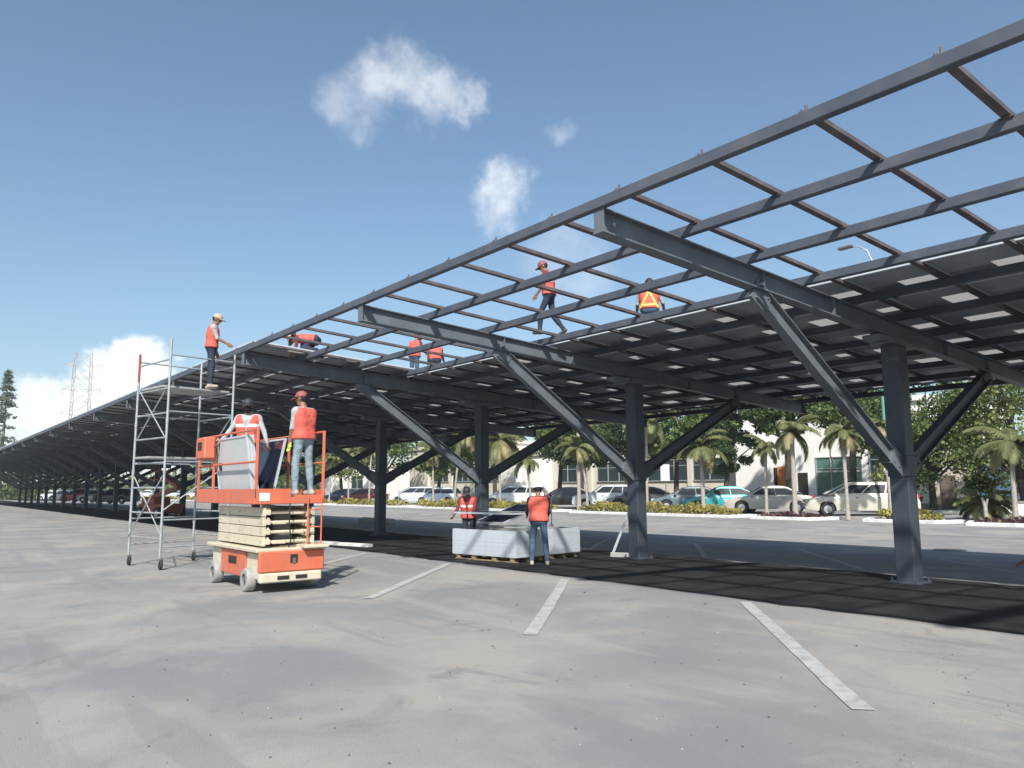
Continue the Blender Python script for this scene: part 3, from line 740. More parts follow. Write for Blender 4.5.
person((-12.18, 10.62, 4.84), head(-.72, -.55), 'man in dark trousers walking along a purlin of the open roof frame', dict(lean=.10, hp=.35, hy=.2, La=((-.12, .25, -1), (.12, .6, -.75)), Ra=((.15, -.15, -1), (.05, .45, -.85)), Ll=((-.05, .42, -.9), (-.02, .05, -1)), Rl=((.05, -.12, -1), (.03, -.62, -.85)), Rf=(0, .8, -.5)),
       dict(shirt='maroon', pants='darkcloth', shoe='darkshoe', sleeve='short', hat=('cap', 'maroonhat'), stripe='band'), 1.66)
person((-10.95, 12.4, 4.755), head(-.62, .78), 'man with yellow cross straps on his vest crouching on the panels with his back turned', dict(lean=.25, hp=.3, La=((-.3, .25, -.9), (-.1, .7, -.6)), Ra=((.35, .25, -.9), (.1, .7, -.6)), Ll=((-.2, .76, -.52), (-.05, -.62, -.8)), Rl=((.2, .76, -.5), (.05, -.62, -.8))),
       dict(shirt='greycloth', pants='denim', shoe='darkshoe', sleeve='short', hat=('cap', 'blackhat'), stripe='cross'), 1.70)
person((-20.35, 12.2, 4.76), head(-.3, .9), 'left man of the pair in orange vests standing far back on the roof', dict(lean=.12, hp=.3, La=((-.3, .3, -.9), (-.1, .7, -.6)), Ra=((.3, .3, -.9), (.2, .7, -.6))),
       dict(shirt='maroon', pants='denim', shoe='darkshoe', sleeve='short', hat=('cap', 'maroonhat'), stripe='none'), 1.66)
person((-20.35, 12.95, 4.72), head(-.7, .5), 'right man of the pair in orange vests, bending forward far back on the roof', dict(lean=.55, hp=.2, La=((-.2, .5, -.9), (-.1, .7, -.6)), Ra=((.2, .5, -.9), (.2, .7, -.6))),
       dict(shirt='maroon', pants='darkcloth', shoe='darkshoe', sleeve='short', hat=('cap', 'maroonhat'), stripe='none'), 1.66)
person((-18.3, 8.05, 5.02), head(-.70, -.72), 'man in tan hat kneeling bent over at the front edge of the laid panels', dict(lean=1.5, hp=-.3, La=((-.1, .15, -1), (.05, .5, -.8)), Ra=((.1, .15, -1), (-.05, .5, -.8)), Ll=((-.15, .75, -.55), (-.05, -.95, -.1)), Rl=((.15, .75, -.5), (.05, -.95, -.1)), Lf=(0, -.3, -1), Rf=(0, -.3, -1)),
       dict(shirt='maroon', pants='darkcloth', shoe='darkshoe', sleeve='short', hat=('wide', 'tanhat'), stripe='none'), 1.62)
person((-16.05, 11.25, .004), head(.62, -.78), 'man in black cap facing the camera behind the left end of the panel stack', dict(lean=.22, hp=.35, hy=.1, La=((-.15, .6, -.8), (-.05, .9, -.35)), Ra=((.35, .2, -.95), (.1, .8, -.5))),
       dict(shirt='maroon', pants='darkcloth', shoe='darkshoe', hat=('cap', 'blackhat'), stripe='front'), 1.68)
person((-12.72, 10.72, .004), head(-.80, .55), 'man in white hard hat and blue jeans with his back turned at the panel stack', dict(lean=.12, hp=.25, hy=.1, La=((-.2, .55, -.8), (.1, .85, -.3)), Ra=((.2, .35, -.9), (-.1, .8, -.5)), Ll=((-.10, .05, -1), (-.06, -.06, -1)), Rl=((.12, .0, -1), (.08, -.06, -1))),
       dict(shirt='blackcloth', pants='denim', shoe='shoe', hat=('hardhat', 'whitehat'), stripe='none'), 1.70)
#PART2
# ------------------------------------------------------------------ scissor lift (drawn in world coordinates, X along its length)
LX, LY = -13.35, 4.95
lift = thing('scissor_lift', (LX, LY, 0), 'orange and cream scissor lift carrying two men and two solar panels', 'scissor lift')
off = (LX, LY, 0)
xa, xb, ya, yb = -14.54, -12.12, 4.46, 5.60
m_ = MB()
m_.box(((xa+xb)/2, (ya+yb)/2, .40), (xb-xa-.1, yb-ya-.16, .42), 0, .02)
m_.box(((xa+xb)/2, (ya+yb)/2, .655), (xb-xa+.06, yb-ya+.02, .06), 0, .012)
m_.box((xb+.03, (ya+yb)/2-.02, .235), (.12, yb-ya-.12, .15), 0, .02)
for q in (-.16, .14): m_.box((xb+.095, (ya+yb)/2+q, .235), (.012, .19, .055), 1)
m_.box((xb+.02, (ya+yb)/2+.35, .70), (.35, .42, .05), 0, .01)
chs = m_.build('chassis', ['cream', 'darkhole'], lift, off, smooth=30)
m_ = MB(); m_.box((-13.34, ya+.065, .41), (1.2, .03, .40), 0, .012); m_.box((-13.34, ya+.045, .45), (.36, .014, .12), 1)
m_.build('side_panel', ['orange', 'darkhole'], lift, off, smooth=30)
m_ = MB(); m_.box((xb+.015, (ya+yb)/2, .48), (.09, yb-ya-.06, .33), 0, .025); m_.box((xb+.064, (ya+yb)/2+.02, .52), (.012, .12, .13), 1); m_.box((xb+.068, (ya+yb)/2+.02, .49), (.02, .05, .08), 2)
m_.build('end_panel', ['orange', 'darkhole', 'greytrim'], lift, off, smooth=30)
def wheel_mb(c, r, w, n=28):
    mt = Matrix.Translation(c) @ Matrix.Rotation(PI/2, 4, 'X')
    t = MB(); t.lathe([(r*.55, -w/2), (r*.9, -w/2), (r*.985, -w*.36), (r, -w*.2), (r, w*.2), (r*.985, w*.36), (r*.9, w/2), (r*.55, w/2), (r*.55, -w/2)], mt, n)
    k = MB(); k.lathe([(.0, w*.42), (r*.18, w*.42), (r*.2, w*.36), (r*.5, w*.30), (r*.56, w*.44), (r*.56, -w*.44), (r*.5, -w*.30), (r*.2, -w*.36), (r*.18, -w*.42), (0, -w*.42)], mt, n)
    return t, k
for cx in (-12.54, -14.12):
    for cy in (ya+.04, yb-.04):
        t, k = wheel_mb((cx, cy, .185), .185, .15); o = t.build('wheel', 'tyre_grey', lift, off, smooth=40); k.build('rim', 'greytrim' if cy < 5 else 'cream', o, off, smooth=40)
# folded scissor arms: long cream beams stacked, slightly crossed
z0_, n_ = .735, 4
for i in range(n_):
    za = z0_+i*.155
    m_ = MB()
    for yy, s_ in ((ya+.16, 1), (yb-.16, -1)):
        m_.bar((-14.42, yy, za+.048+.003*s_), (-12.24, yy, za+.054-.003*s_), .05, .143, 0, ch=.006)
        m_.bar((-14.37, yy+.07*(1 if yy < 5 else -1), za+.07-.03*s_), (-12.28, yy+.07*(1 if yy < 5 else -1), za+.04+.03*s_), .05, .10, 0, ch=.006)
        for xx in (-14.32, -13.33, -12.34): m_.tube([(xx, yy-.029, za+.045), (xx, yy+.029, za+.045)], .02, 8, 2)
    for xx in (-14.34, -12.33): m_.tube([(xx, ya+.2, za+.04), (xx, yb-.2, za+.04)], .026, 8, 0)
    m_.box((-12.32, (ya+yb)/2+(.16 if i % 2 else -.14), za+.03), (.05, .22, .05), 0, .008); m_.box((-12.26, ya+.21, za+.045), (.05, .10, .085), 0, .008); m_.box((-12.26, yb-.21, za+.045), (.05, .10, .085), 0, .008)
    m_.build('scissor_arm', ['cream', 'darkhole', 'tyre_grey'], lift, off, smooth=30)
m_ = MB(); m_.box((-13.4, (ya+yb)/2, 1.0), (1.7, .3, .5), 0, .02); m_.build('lift_cylinder', 'greytrim', lift, off)
# platform
px0, px1, py0, py1, pz = -15.25, -12.18, 4.42, 5.60, 1.49
m_ = MB()
m_.box(((px0+px1)/2, (py0+py1)/2, pz-.06), (px1-px0, py1-py0, .11), 0, .01)
m_.box(((px0+px1)/2, py0+.012, pz+.055), (px1-px0, .024, .15), 0, .006)
m_.box(((px0+px1)/2, py1-.012, pz+.055), (px1-px0, .024, .12), 0, .006)
m_.box((px1-.014, py0+.30, pz+.055), (.028, .60, .15), 0, .006); m_.box((px0+.014, (py0+py1)/2, pz+.055), (.028, py1-py0, .15), 0, .006)
m_.box((px1-.014, py1-.26, pz+.005), (.028, .52, .05), 0, .006)
m_.box((px1+.004, py0+.16, pz+.0), (.008, .17, .13), 1)
m_.box(((px0+px1)/2, (py0+py1)/2, pz+.004), (px1-px0-.08, py1-py0-.08, .012), 2)
m_.build('platform', ['orange', 'whitecloth', 'greytrim'], lift, off, smooth=30)
def rail_side(pts, posts, hz=(1.08, .56)):
    m_ = MB(); r = .019
    for z in hz: m_.tube([(*p, pz+z) for p in pts], r, 8)
    for p in posts: m_.bar((*p, pz), (*p, pz+hz[0]+.015), .042, .042, ch=.006)
    return m_
e = .025
rail_side([(px0+e, py0+e), (px1-e, py0+e)], [(px0+e, py0+e), (-14.35, py0+e), (px1-e, py0+e)]).build('guard_rail', 'orange', lift, off, smooth=40)
rail_side([(px0+e, py1-e), (px1-e, py1-e)], [(px0+e, py1-e), (-13.7, py1-e), (px1-e, py1-e)]).build('guard_rail', 'orange', lift, off, smooth=40)
rail_side([(px0+e, py0+e), (px0+e, py1-e)], [(px0+e, (py0+py1)/2)]).build('guard_rail', 'orange', lift, off, smooth=40)
m_ = MB(); m_.box((px0+.75, py0-.09, pz+.86), (.52, .2, .40), 0, .03); m_.box((px0+.75, py0-.195, pz+.90), (.2, .014, .14), 1); m_.build('control_box', ['orange', 'darkhole'], lift, off, smooth=30)
m_ = MB()
for yy in (py1-.30, py1-.06): m_.tube([(px1+.03, yy, .62), (px1+.03, yy, pz+.0)], .013, 8)
for q in range(3): m_.tube([(px1+.03, py1-.30, .72+q*.28), (px1+.03, py1-.06, .72+q*.28)], .011, 8)
m_.build('ladder', 'orange', lift, off, smooth=40)
m_ = MB(); m_.tube([(px1+.01, 5.0, pz-.1), (px1+.05, 4.98, 1.1), (px1+.04, 5.02, .8), (px1-.03, 5.0, .6)], .012, 6); m_.build('hose', 'black', lift, off, smooth=60)

# loose solar panels: long x wide
def panel_thing(mtx, label, w=1.66, l=1.0, t=.038, group=None, outer='whiteback'):
    """mtx maps the panel's own frame (x long, y wide, z out of the glass) to the world"""
    rt_ = bpy.data.objects.new('photovoltaic_panel', None); COL.objects.link(rt_); rt_.matrix_world = mtx; rt_.empty_display_size = .2
    tag(rt_, label, 'solar panel', group)
    f = MB()
    for s_ in (-1, 1): f.box((s_*(w/2-.016), 0, 0), (.032, l, t)); f.box((0, s_*(l/2-.016), 0), (w-.064, .032, t))
    f.build('frame', 'alu', rt_)
    c = MB(); c.box((0, 0, .010), (w-.062, l-.062, .010)); c.build('cell_face', 'cells', rt_)
    b = MB(); b.box((0, 0, -.002), (w-.062, l-.062, .008)); b.build('back_sheet', outer, rt_)
    j = MB(); j.box((w/2-.22, 0, -.016), (.11, .14, .02), 0, .006); j.build('junction_box', 'black', rt_)
    return rt_
def basis(x, y, z, c):
    x = Vector(x).normalized(); z = Vector(z).normalized(); y = z.cross(x).normalized(); z = x.cross(y)
    return Matrix(((x.x, y.x, z.x, c[0]), (x.y, y.y, z.y, c[1]), (x.z, y.z, z.z, c[2]), (0, 0, 0, 1)))
# back of this one faces -Y, leaning outwards on the rail
for q in range(3):
    panel_thing(basis((-1, 0, 0), None, (0, 1, .13), (-13.62+.012*q, py0+.12+.043*q, pz+.53)), ['outermost solar panel on the lift, showing its pale back through the orange rail', 'middle one of the three solar panels leaning on the lift rail', 'innermost of the three solar panels leaning on the lift rail'][q], outer='whiteback')
panel_thing(basis((1, 0, 0), None, (.1, -1, .2), (-13.95, py1-.42, pz+.52)), 'solar panel on the lift with its dark blue face towards the open end')

# stacks under the canopy
sa = Vector((-.988, -.155, 0)); sb = Vector((-.155, .988, 0))
M0 = Vector((-13.33, 10.60, 0)); nP = 15
proto = None
for st_, o_ in ((0, Vector((0, 0, 0))), (1, sb*1.30+sa*.05)):
    cen = M0+o_+sa*1.02+sb*.5
    pal = thing('pallet', (cen.x, cen.y, .004), ['wooden pallet under the front stack of solar panels', 'wooden pallet under the rear stack of solar panels'][st_], 'pallet', math.atan2(-sa.y, -sa.x))
    for yy in (-.42, 0, .42):
        b_ = MB(); 
        for xx in (-.85, -.35, .3, .85): b_.box((xx, yy, .045), (.12, .1, .085), 0, .004)
        b_.box((0, yy, .012), (1.9, .1, .02)); b_.build('runner', 'wood', pal)
    b_ = MB()
    for xx in np.linspace(-.88, .88, 7): b_.box((xx, 0, .1), (.13, .98, .02), 0, .003)
    b_.build('deck', 'wood', pal)
    for q in range(nP):
        a_ = R.uniform(-.001, .001)
        mt = Matrix.Translation((cen.x+R.uniform(-.002, .002), cen.y+R.uniform(-.002, .002), .135+q*.0380)) @ Matrix.Rotation(math.atan2(-sa.y, -sa.x)+a_, 4, 'Z')
        lab = ['silver edged solar panel lying in the front stack on its pallet', 'silver edged solar panel lying in the rear stack on its pallet'][st_]
        gr = ['front stack of solar panels', 'rear stack of solar panels'][st_]
        if proto is None:
            proto = panel_thing(mt, lab, 2.02, 1.0, .0378, gr)
            for c in proto.children:
                if c.name.startswith('frame'): c.data.materials[0] = M['alu_side']
        else:
            c = copy_tree(proto); c.matrix_world = mt; tag(c, lab, None, gr)
panel_thing(basis(-sa, None, (sb*.0+Vector((0, 0, 1))), (M0+sa*1.03+sb*.42+Vector((0, 0, 1.06)))), 'solar panel held level between the two men above the front stack', 2.0, 1.0)
panel_thing(basis(sb+Vector((0, 0, .26)), None, (sb*-.26+Vector((0, 0, 1))), (M0+sa*2.05+sb*2.0+Vector((0, 0, .98)))), 'dark solar panel propped up at an angle on the rear stack', 1.66, 1.0)

# ------------------------------------------------------------------ scaffold tower
A, B, C, Dq = Vector((-18.59, 4.03, 0)), Vector((-17.10, 4.30, 0)), Vector((-18.86, 5.45, 0)), Vector((-17.37, 5.73, 0))
sc = thing('scaffold_tower', ((A+Dq)/2).to_tuple(), 'tall grey tube scaffold tower on castors beside the scissor lift', 'scaffold'); off = ((A+Dq)/2).to_tuple()
tops = {0: 4.62, 1: 4.80, 2: 4.62, 3: 4.62}
corners = [A, B, C, Dq]
for i, p in enumerate(corners):
    m_ = MB(); zt = tops[i]
    m_.tube([p+Vector((0, 0, .22)), p+Vector((0, 0, zt))], .026, 10)
    for z in (.9, 2.0, 3.05): m_.tube([p+Vector((0, 0, z-.05)), p+Vector((0, 0, z+.05))], .033, 10)
    if i == 0: m_.tube([p+Vector((0, 0, 4.0)), p+Vector((0, 0, zt+.01))], .0275, 10, 1)
    m_.build('post', ['galv', 'redpaint'], sc, off, smooth=60)
    c_ = MB(); c_.box(p+Vector((0, .02, .21)), (.10, .07, .05), 0, .008); c_.bar(p+Vector((.03, .045, .09)), p+Vector((.01, .035, .2)), .012, .05); c_.bar(p+Vector((.03, -.02, .09)), p+Vector((.01, 0, .2)), .012, .05)
    t, k = wheel_mb(p+Vector((.03, .012, .1)), .1, .05, 20); cb = c_.build('castor', 'greytrim', sc, off); t.build('wheel', 'rubber', cb, off, smooth=40)
def V3(p, z): return Vector((p.x, p.y, z))
for (p, q) in ((A, B), (C, Dq)):
    for k_, z in enumerate((.62, 1.14, 1.66, 2.18, 2.70, 3.22, 3.74, 4.35)):
        m_ = MB(); m_.tube([V3(p, z), V3(q, z)], .019, 8); m_.build('rung', 'galv', sc, off, smooth=60)
for (p, q) in ((B, Dq), (A, C)):
    for z in (.45, 1.0, 2.2, 3.25, 4.45):
        m_ = MB(); m_.tube([V3(p, z), V3(q, z)], .017, 8); m_.build('ledger', 'galv', sc, off, smooth=60)
for (p, q, z0b, z1b) in ((A, B, .62, 1.9), (B, A, .62, 1.9), (A, B, 3.9, 2.7), (B, A, 3.9, 2.7), (C, Dq, 2.0, 3.2), (B, Dq, 1.2, 2.2)):
    m_ = MB(); d_ = (q-p).normalized(); n_ = Vector((-d_.y, d_.x, 0))*-.03
    m_.tube([V3(p, z0b)+n_, V3(q, z1b)+n_], .014, 8); m_.build('brace', 'galv', sc, off, smooth=60)
for z, ofs in ((3.80, 0.), (2.30, -.35)):
    m_ = MB(); ex = (B-A).normalized(); ey = (C-A).normalized(); ce = (A+Dq)/2+ex*ofs*.3
    for s_ in ((-.36, 0, .36) if z > 3 else (-.2, .17)): m_.frame(V3(ce, z)+ey*0+ex*s_, ex, ey, (0, 0, 1), .16, .76 if z > 3 else .85, .022, 0, .004)
    m_.build('platform_board', 'plank', sc, off)

# ------------------------------------------------------------------ small site things
t = thing('base_plank', (-20.9, 10.1, .004), 'pale plank lying on the dark asphalt behind the scissor lift', 'plank', .25)
m_ = MB(); m_.box((0, 0, .05), (2.6, .22, .09), 0, .01); m_.build('board', 'kerb', t)
m_ = MB(); m_.box((-.6, .02, .101), (.9, .16, .012), 0, .003); m_.build('batten', 'plank', t)
t = thing('angle_profile', (-13.02, 13.36, .004), 'pale metal angle leaning against the second column from the right', 'metal profile')
m_ = MB(); m_.bar((-.12, -.05, 0), (.42, .12, 1.25), .06, .012); m_.bar((-.10, -.08, 0), (.44, .09, 1.25), .012, .06); m_.build('leaning_leg', 'alu', t)
m_ = MB(); m_.bar((-.05, -.15, .06), (.52, .12, .06), .11, .11, ch=.01); m_.build('foot_block', 'plank', t)
t = MB(); t.box((-37.2, 20.1, gz(20.1)+.12), (3.4, .4, .26), 0, .04); t.box((-37.2, 20.1, gz(20.1)+.255), (3.0, .26, .03), 0, .01)
tag(t.build('concrete_block', 'concrete', smooth=30), 'long low concrete block on the ground beyond the fourth column', 'concrete block')
def post_stand(x, y, h, label, wd):
    t = thing('marker_post', (x, y, gz(y)), label, 'post')
    m_ = MB(); m_.tube([(0, 0, .05), (0, 0, h)], wd, 8); m_.build('pole', 'galv', t, smooth=60)
    m_ = MB()
    for a in range(3): m_.tube([(0, 0, .32), (.32*math.cos(a*2.09), .32*math.sin(a*2.09), .02)], wd*.8, 6)
    m_.build('tripod_foot', 'galv', t, smooth=60)
post_stand(-41.5, 23.9, 1.75, 'taller thin marker post standing in the sunlit road near the fourth column', .03)
post_stand(-25.6, 22.3, 1.45, 'thin grey marker post standing behind the man in the white hard hat', .022)
t = thing('barrier_stand', (-6.28, 19.1, gz(19.1)), 'rusty orange barrier stand cut off by the right edge of the picture', 'barrier')
for s_ in (0, 1):
    m_ = MB(); x_ = s_*1.3; m_.bar((x_, 0, .08), (x_, .0, 1.35), .06, .06); m_.bar((x_-.38, -.1, .04), (x_+.02, 0, .30), .08, .06); m_.bar((x_+.38, .1, .04), (x_-.02, 0, .30), .08, .06); m_.build('leg', 'redpaint', t)
m_ = MB(); m_.box((.65, -.045, 1.2), (1.5, .03, .28)); m_.build('board', 'orangedoor', t)
# red mobile lift standing far back under the canopy
t = thing('boom_lift', (-46.5, 11.6, .004), 'red wheeled boom machine parked in the canopy shade behind the scaffold', 'machine', .3)
m_ = MB(); m_.box((0, 0, .62), (2.4, 1.3, .5), 0, .06); m_.box((-.5, 0, 1.02), (1.2, 1.1, .45), 0, .08); m_.build('body', 'redpaint', t, smooth=30)
for x_ in (-.85, .85):
    for y_ in (-.68, .68):
        a_, b_ = wheel_mb((x_, y_, .36), .36, .24, 20); o = a_.build('wheel', 'rubber', t, smooth=40); b_.build('rim', 'cream', o, smooth=40)
m_ = MB(); m_.bar((-.9, 0, 1.2), (1.6, 0, 1.75), .2, .22); m_.bar((1.6, 0, 1.8), (.1, 0, 2.3), .16, .18); m_.build('boom', 'redpaint', t)
m_ = MB(); m_.box((.1, 0, 2.2), (.8, 1.1, .06))
for x_ in (-.28, .48):
    for y_ in (-.5, .5): m_.tube([(x_, y_, 2.2), (x_, y_, 3.1)], .02, 6)
for z_ in (2.65, 3.1): m_.tube([(-.28, -.5, z_), (.48, -.5, z_), (.48, .5, z_), (-.28, .5, z_), (-.28, -.5, z_)], .02, 6)
m_.build('basket', 'redpaint', t)

# ------------------------------------------------------------------ foliage helpers
def leaf(mb, p, sz, r, mi, flat=0.):
    d = Vector((r.gauss(0, 1), r.gauss(0, 1), r.gauss(0, 1)*(1-flat))).normalized(); n = Vector((r.gauss(0, 1), r.gauss(0, 1), r.gauss(0, 1)+.6)).normalized()
    s_ = d.cross(n)
    if s_.length < 1e-3: return
    s_.normalize(); w_ = sz*.42
    o = len(mb.v); mb.v += [tuple(p-d*sz*.5), tuple(p+s_*w_), tuple(p+d*sz*.5), tuple(p-s_*w_)]; mb.f.append((o, o+1, o+2, o+3)); mb.m.append(mi)
def tree(name, loc, h, rad, label, seed, mats=('leaf_a', 'leaf_b', 'leaf_c'), trunk='trunk', clumps=26, per=130, lsz=.26, base=.35, group=None, fork=None):
    r = random.Random(seed); t = thing(name, loc, label, 'tree', 0, group)
    tk = MB(); hb = h*base
    bend = Vector((r.uniform(-.3, .3), r.uniform(-.3, .3), 0))
    tr = .027*h**.9
    tk.tube([Vector((0, 0, -.05)), Vector((0, 0, hb*.5))+bend*.4, Vector((0, 0, hb))+bend, Vector((0, 0, h*.72))+bend*1.6], [tr*1.25, tr, tr*.85, tr*.3], 9)
    cr = MB()
    for k in range(clumps):
        a = r.uniform(0, 2*PI); q = math.sqrt(r.random()); zz = r.random()
        prof = math.sin(PI*min(1, .18+zz*.82))**.6
        c = Vector((rad*q*prof*math.cos(a), rad*q*prof*math.sin(a), hb*.95+(h-hb*.95)*zz))+bend*1.3
        if k % 3 == 0: tk.tube([Vector((0, 0, hb*r.uniform(.8, 1.1)))+bend, Vector((c.x*.5, c.y*.5, (hb+c.z)*.5)), c], [tr*.5, tr*.3, tr*.1], 6)
        cs = rad*r.uniform(.22, .42); mi = r.choices((0, 1, 2), (.5, .3, .2))[0]
        for _ in range(int(per*r.uniform(.6, 1.3))):
            v = Vector((r.gauss(0, 1), r.gauss(0, 1), r.gauss(0, .75)))
            v = v.normalized()*cs*r.random()**.4; v.z *= .72
            leaf(cr, c+v, lsz*r.uniform(.6, 1.3), r, mi if r.random() < .8 else r.randrange(3))
    tk.build('trunk', trunk, t, smooth=60); cr.build('crown', list(mats), t)
    return t
def palm_mb(h, seed, nf=20, fl=2.1, lean=.0, tr=.11):
    r = random.Random(seed); tk = MB(); la = r.uniform(0, 2*PI)
    pts = [Vector((lean*math.cos(la)*(q/6)**2*h, lean*math.sin(la)*(q/6)**2*h, h*q/6-.03)) for q in range(7)]
    tk.tube(pts, [tr*1.5, tr*1.05, tr, tr, tr*.95, tr*.9, tr*.75], 10)
    top = pts[-1]; cr = MB(); cs_ = MB()
    for i in range(nf):
        a = 2*PI*i*.381966*1.0+r.uniform(-.2, .2); el = r.uniform(-.5, 1.3); L_ = fl*r.uniform(.8, 1.15)
        dirh = Vector((math.cos(a), math.sin(a), 0)); p = top.copy(); mi = 1 if (el < .1 and r.random() < .6) else 0
        sg = 11; ang = el; prev = p; pl = [p.copy()]
        for q in range(sg):
            ang -= r.uniform(.12, .19)*(1.1 if q > 4 else .75); p = p+(dirh*math.cos(ang)+Vector((0, 0, math.sin(ang))))*L_/sg; pl.append(p.copy())
        cr.tube(pl, [.022-.0017*q for q in range(sg+1)], 4, mi, cap=False)
        side = Vector((-math.sin(a), math.cos(a), 0))
        for q in range(1, sg*3):
            tq = q/(sg*3); ii = min(sg-1, int(tq*sg)); c = pl[ii].lerp(pl[ii+1], tq*sg-ii); tg_ = (pl[ii+1]-pl[ii]).normalized()
            ll = fl*.26*math.sin(PI*(.12+.86*tq))**.7
            for s_ in (-1, 1):
                dd = (side*s_+tg_*.55+Vector((0, 0, -.45-.3*r.random()))).normalized(); w_ = tg_*.034+Vector((0, 0, .004))
                o = len(cr.v); e_ = c+dd*ll*r.uniform(.8, 1.1); mid = c+dd*ll*.5+Vector((0, 0, .03))
                cr.v += [tuple(c-w_), tuple(c+w_), tuple(mid+w_*1.2), tuple(e_+Vector((0, 0, -.06))), tuple(mid-w_*1.2)]; cr.f.append((o, o+1, o+2, o+3, o+4)); cr.m.append(mi)
    # crown shaft
    cs_.tube([top-Vector((0, 0, .35)), top+Vector((0, 0, .1))], [tr*.95, tr*.6], 8)
    return tk, cr, cs_
def palm(loc, h, seed, label, group='young palms along the planted islands', **k):
    t = thing('palm_tree', loc, label, 'palm', 0, group); a, b, c = palm_mb(h, seed, **k)
    a.build('trunk', 'palmtrunk', t, smooth=60); b.build('crown', ['palm_a', 'palm_b'], t); c.build('crown_shaft', 'palm_a', t, smooth=60); return t

# ------------------------------------------------------------------ planted islands with white kerbs, hedges and ground cover
isl = [(-14.6, 4.0, 34.75, 1, 'p'), (-19.3, -15.2, 35.35, 0, 'h'), (-25.0, -20.9, 34.75, 1, 'p'), (-39.2, -25.7, 35.05, 0, 'h'), (-60, -41.0, 35.05, 0, 'h'), (-76, -61.5, 35.05, 1, 'h'), (-104, -77.5, 35.05, 0, 'h'), (-150, -107, 35.05, 0, 'h'), (-230, -153, 35.05, 0, 'h')]
kb = MB(); so = MB()
hn = ['yellow green hedge right of the nearest column, on the kerbed island by the minivan', 'long yellow hedge on the island in front of the grey and teal cars', 'low yellow hedge on the island in front of the white van and black car', 'low hedge behind the fourth column on the island by the white hatchback', 'low yellow hedge left of the fourth column beneath thin palms', 'low far hedge on the island seen through the scaffold', 'farthest low hedge, seen at the far left under the canopy']
hi = 0
for (x0, x1, yf, pr_, kd) in isl:
    yb_ = 37.3 if kd == 'h' else 36.9
    ins = .7
    poly = [(x0+ins, yf), (x1-.1, yf), (x1+.45, yb_), (x0, yb_)] if x1 < 0 else [(x0+ins, yf), (x1, yf), (x1, yb_), (x0, yb_)]
    n = len(poly); w_ = .16
    cx_ = sum(p[0] for p in poly)/n; cy_ = sum(p[1] for p in poly)/n
    inn = [(p[0]+(w_*1.5 if p[0] < cx_ else -w_*1.5), p[1]+(w_ if p[1] < cy_ else -w_)) for p in poly]
    # kerb ring
    vs = [(*p, -.05) for p in poly]+[(*p, .13) for p in poly]+[(p[0]+(.02 if p[0] < cx_ else -.02), p[1]+(.02 if p[1] < cy_ else -.02), .15) for p in poly]+[(*p, .15) for p in inn]+[(*p, .05) for p in inn]
    fs = []
    for i in range(n):
        j = (i+1) % n
        for lv in range(4): fs.append((lv*n+i, lv*n+j, (lv+1)*n+j, (lv+1)*n+i))
    kb.add(vs, fs); so.add([(*p, .10) for p in inn], [tuple(range(n))])
    r = random.Random(int(x0*7)); xa_, xb_ = x0+ins+.5, x1-.4
    if kd == 'h':
        hd = MB(); dens = 120 if x0 > -62 else (30 if x0 > -110 else 12)
        for q in range(int((xb_-xa_)*dens*2.4)):
            x_ = r.uniform(xa_, xb_); y_ = r.uniform(yf+.35, yb_-.35); top_ = .54+.12*math.sin(x_*1.7)+.09*math.sin(x_*4.1+1)+.05*math.sin(y_*5); edge = min(y_-yf-.3, yb_-.3-y_, x_-xa_+.05, xb_-x_+.05)
            top_ *= min(1, .45+edge*1.3); z_ = .1+top_*r.random()**.5
            leaf(hd, Vector((x_, y_, z_)), r.uniform(.09, .2)*(1 if x0 > -62 else 1.5), r, 0 if r.random() < .72 else 1)
        o = hd.build('hedge', ['hedge', 'hedge_g']); tag(o, hn[hi], 'hedge', 'clipped hedges on the planted islands'); hi += 1
    else:
        hd = MB()
        for q in range(int((xb_-xa_)*190)):
            x_ = r.uniform(xa_-.3, xb_+.3); y_ = r.uniform(yf+.25, yb_-.2); leaf(hd, Vector((x_, y_, .1+(.22+.1*math.sin(x_*3))*r.random())), r.uniform(.1, .2), r, 0 if r.random() < .9 else 1)
        tag(hd.build('ground_cover', ['purple', 'hedge_g']), kind='stuff')
tag(kb.build('island_kerb', 'kerb'), kind='structure'); tag(so.build('planting_soil', 'soil'), kind='structure')

# palms: x, y, trunk height, seed
PALMS = [(-47.5, 36.2, 5.6, 'palm just right of the third column with drooping fronds'), (-38.7, 36.2, 7.2, 'tallest pale palm trunk between the second and third columns'), (-38.2, 36.5, 4.6, 'shorter trunk touching the tallest pale palm'), (-32.6, 36.2, 6.2, 'palm whose trunk stands just behind the second column'), (-28.35, 36.2, 4.1, 'stout palm in front of the teal car'),
         (-24.1, 36.0, 3.9, 'slim palm in front of the teal and tan cars'), (-22.25, 35.7, 4.6, 'palm standing in the purple ground cover beside the tan sedan'), (-19.75, 36.2, 4.5, 'palm in front of the bonnet of the cream minivan'), (-17.65, 36.2, 4.7, 'thin palm just left of the nearest column behind the brace'), (-54, 36.4, 6.4, 'slender palm left of the third column'), (-57.3, 36.4, 5.2, 'palm behind the rear of the white hatchback'), (-69, 36.4, 6.0, 'thin palm left of the fourth column'), (-78, 36.4, 5.0, 'small palm seen through the rail of the scissor lift'), (-44.3, 36.6, 3.9, 'short palm rising behind the white hard hat'), (-73.5, 36.4, 5.4, 'second thin palm left of the fourth column')]
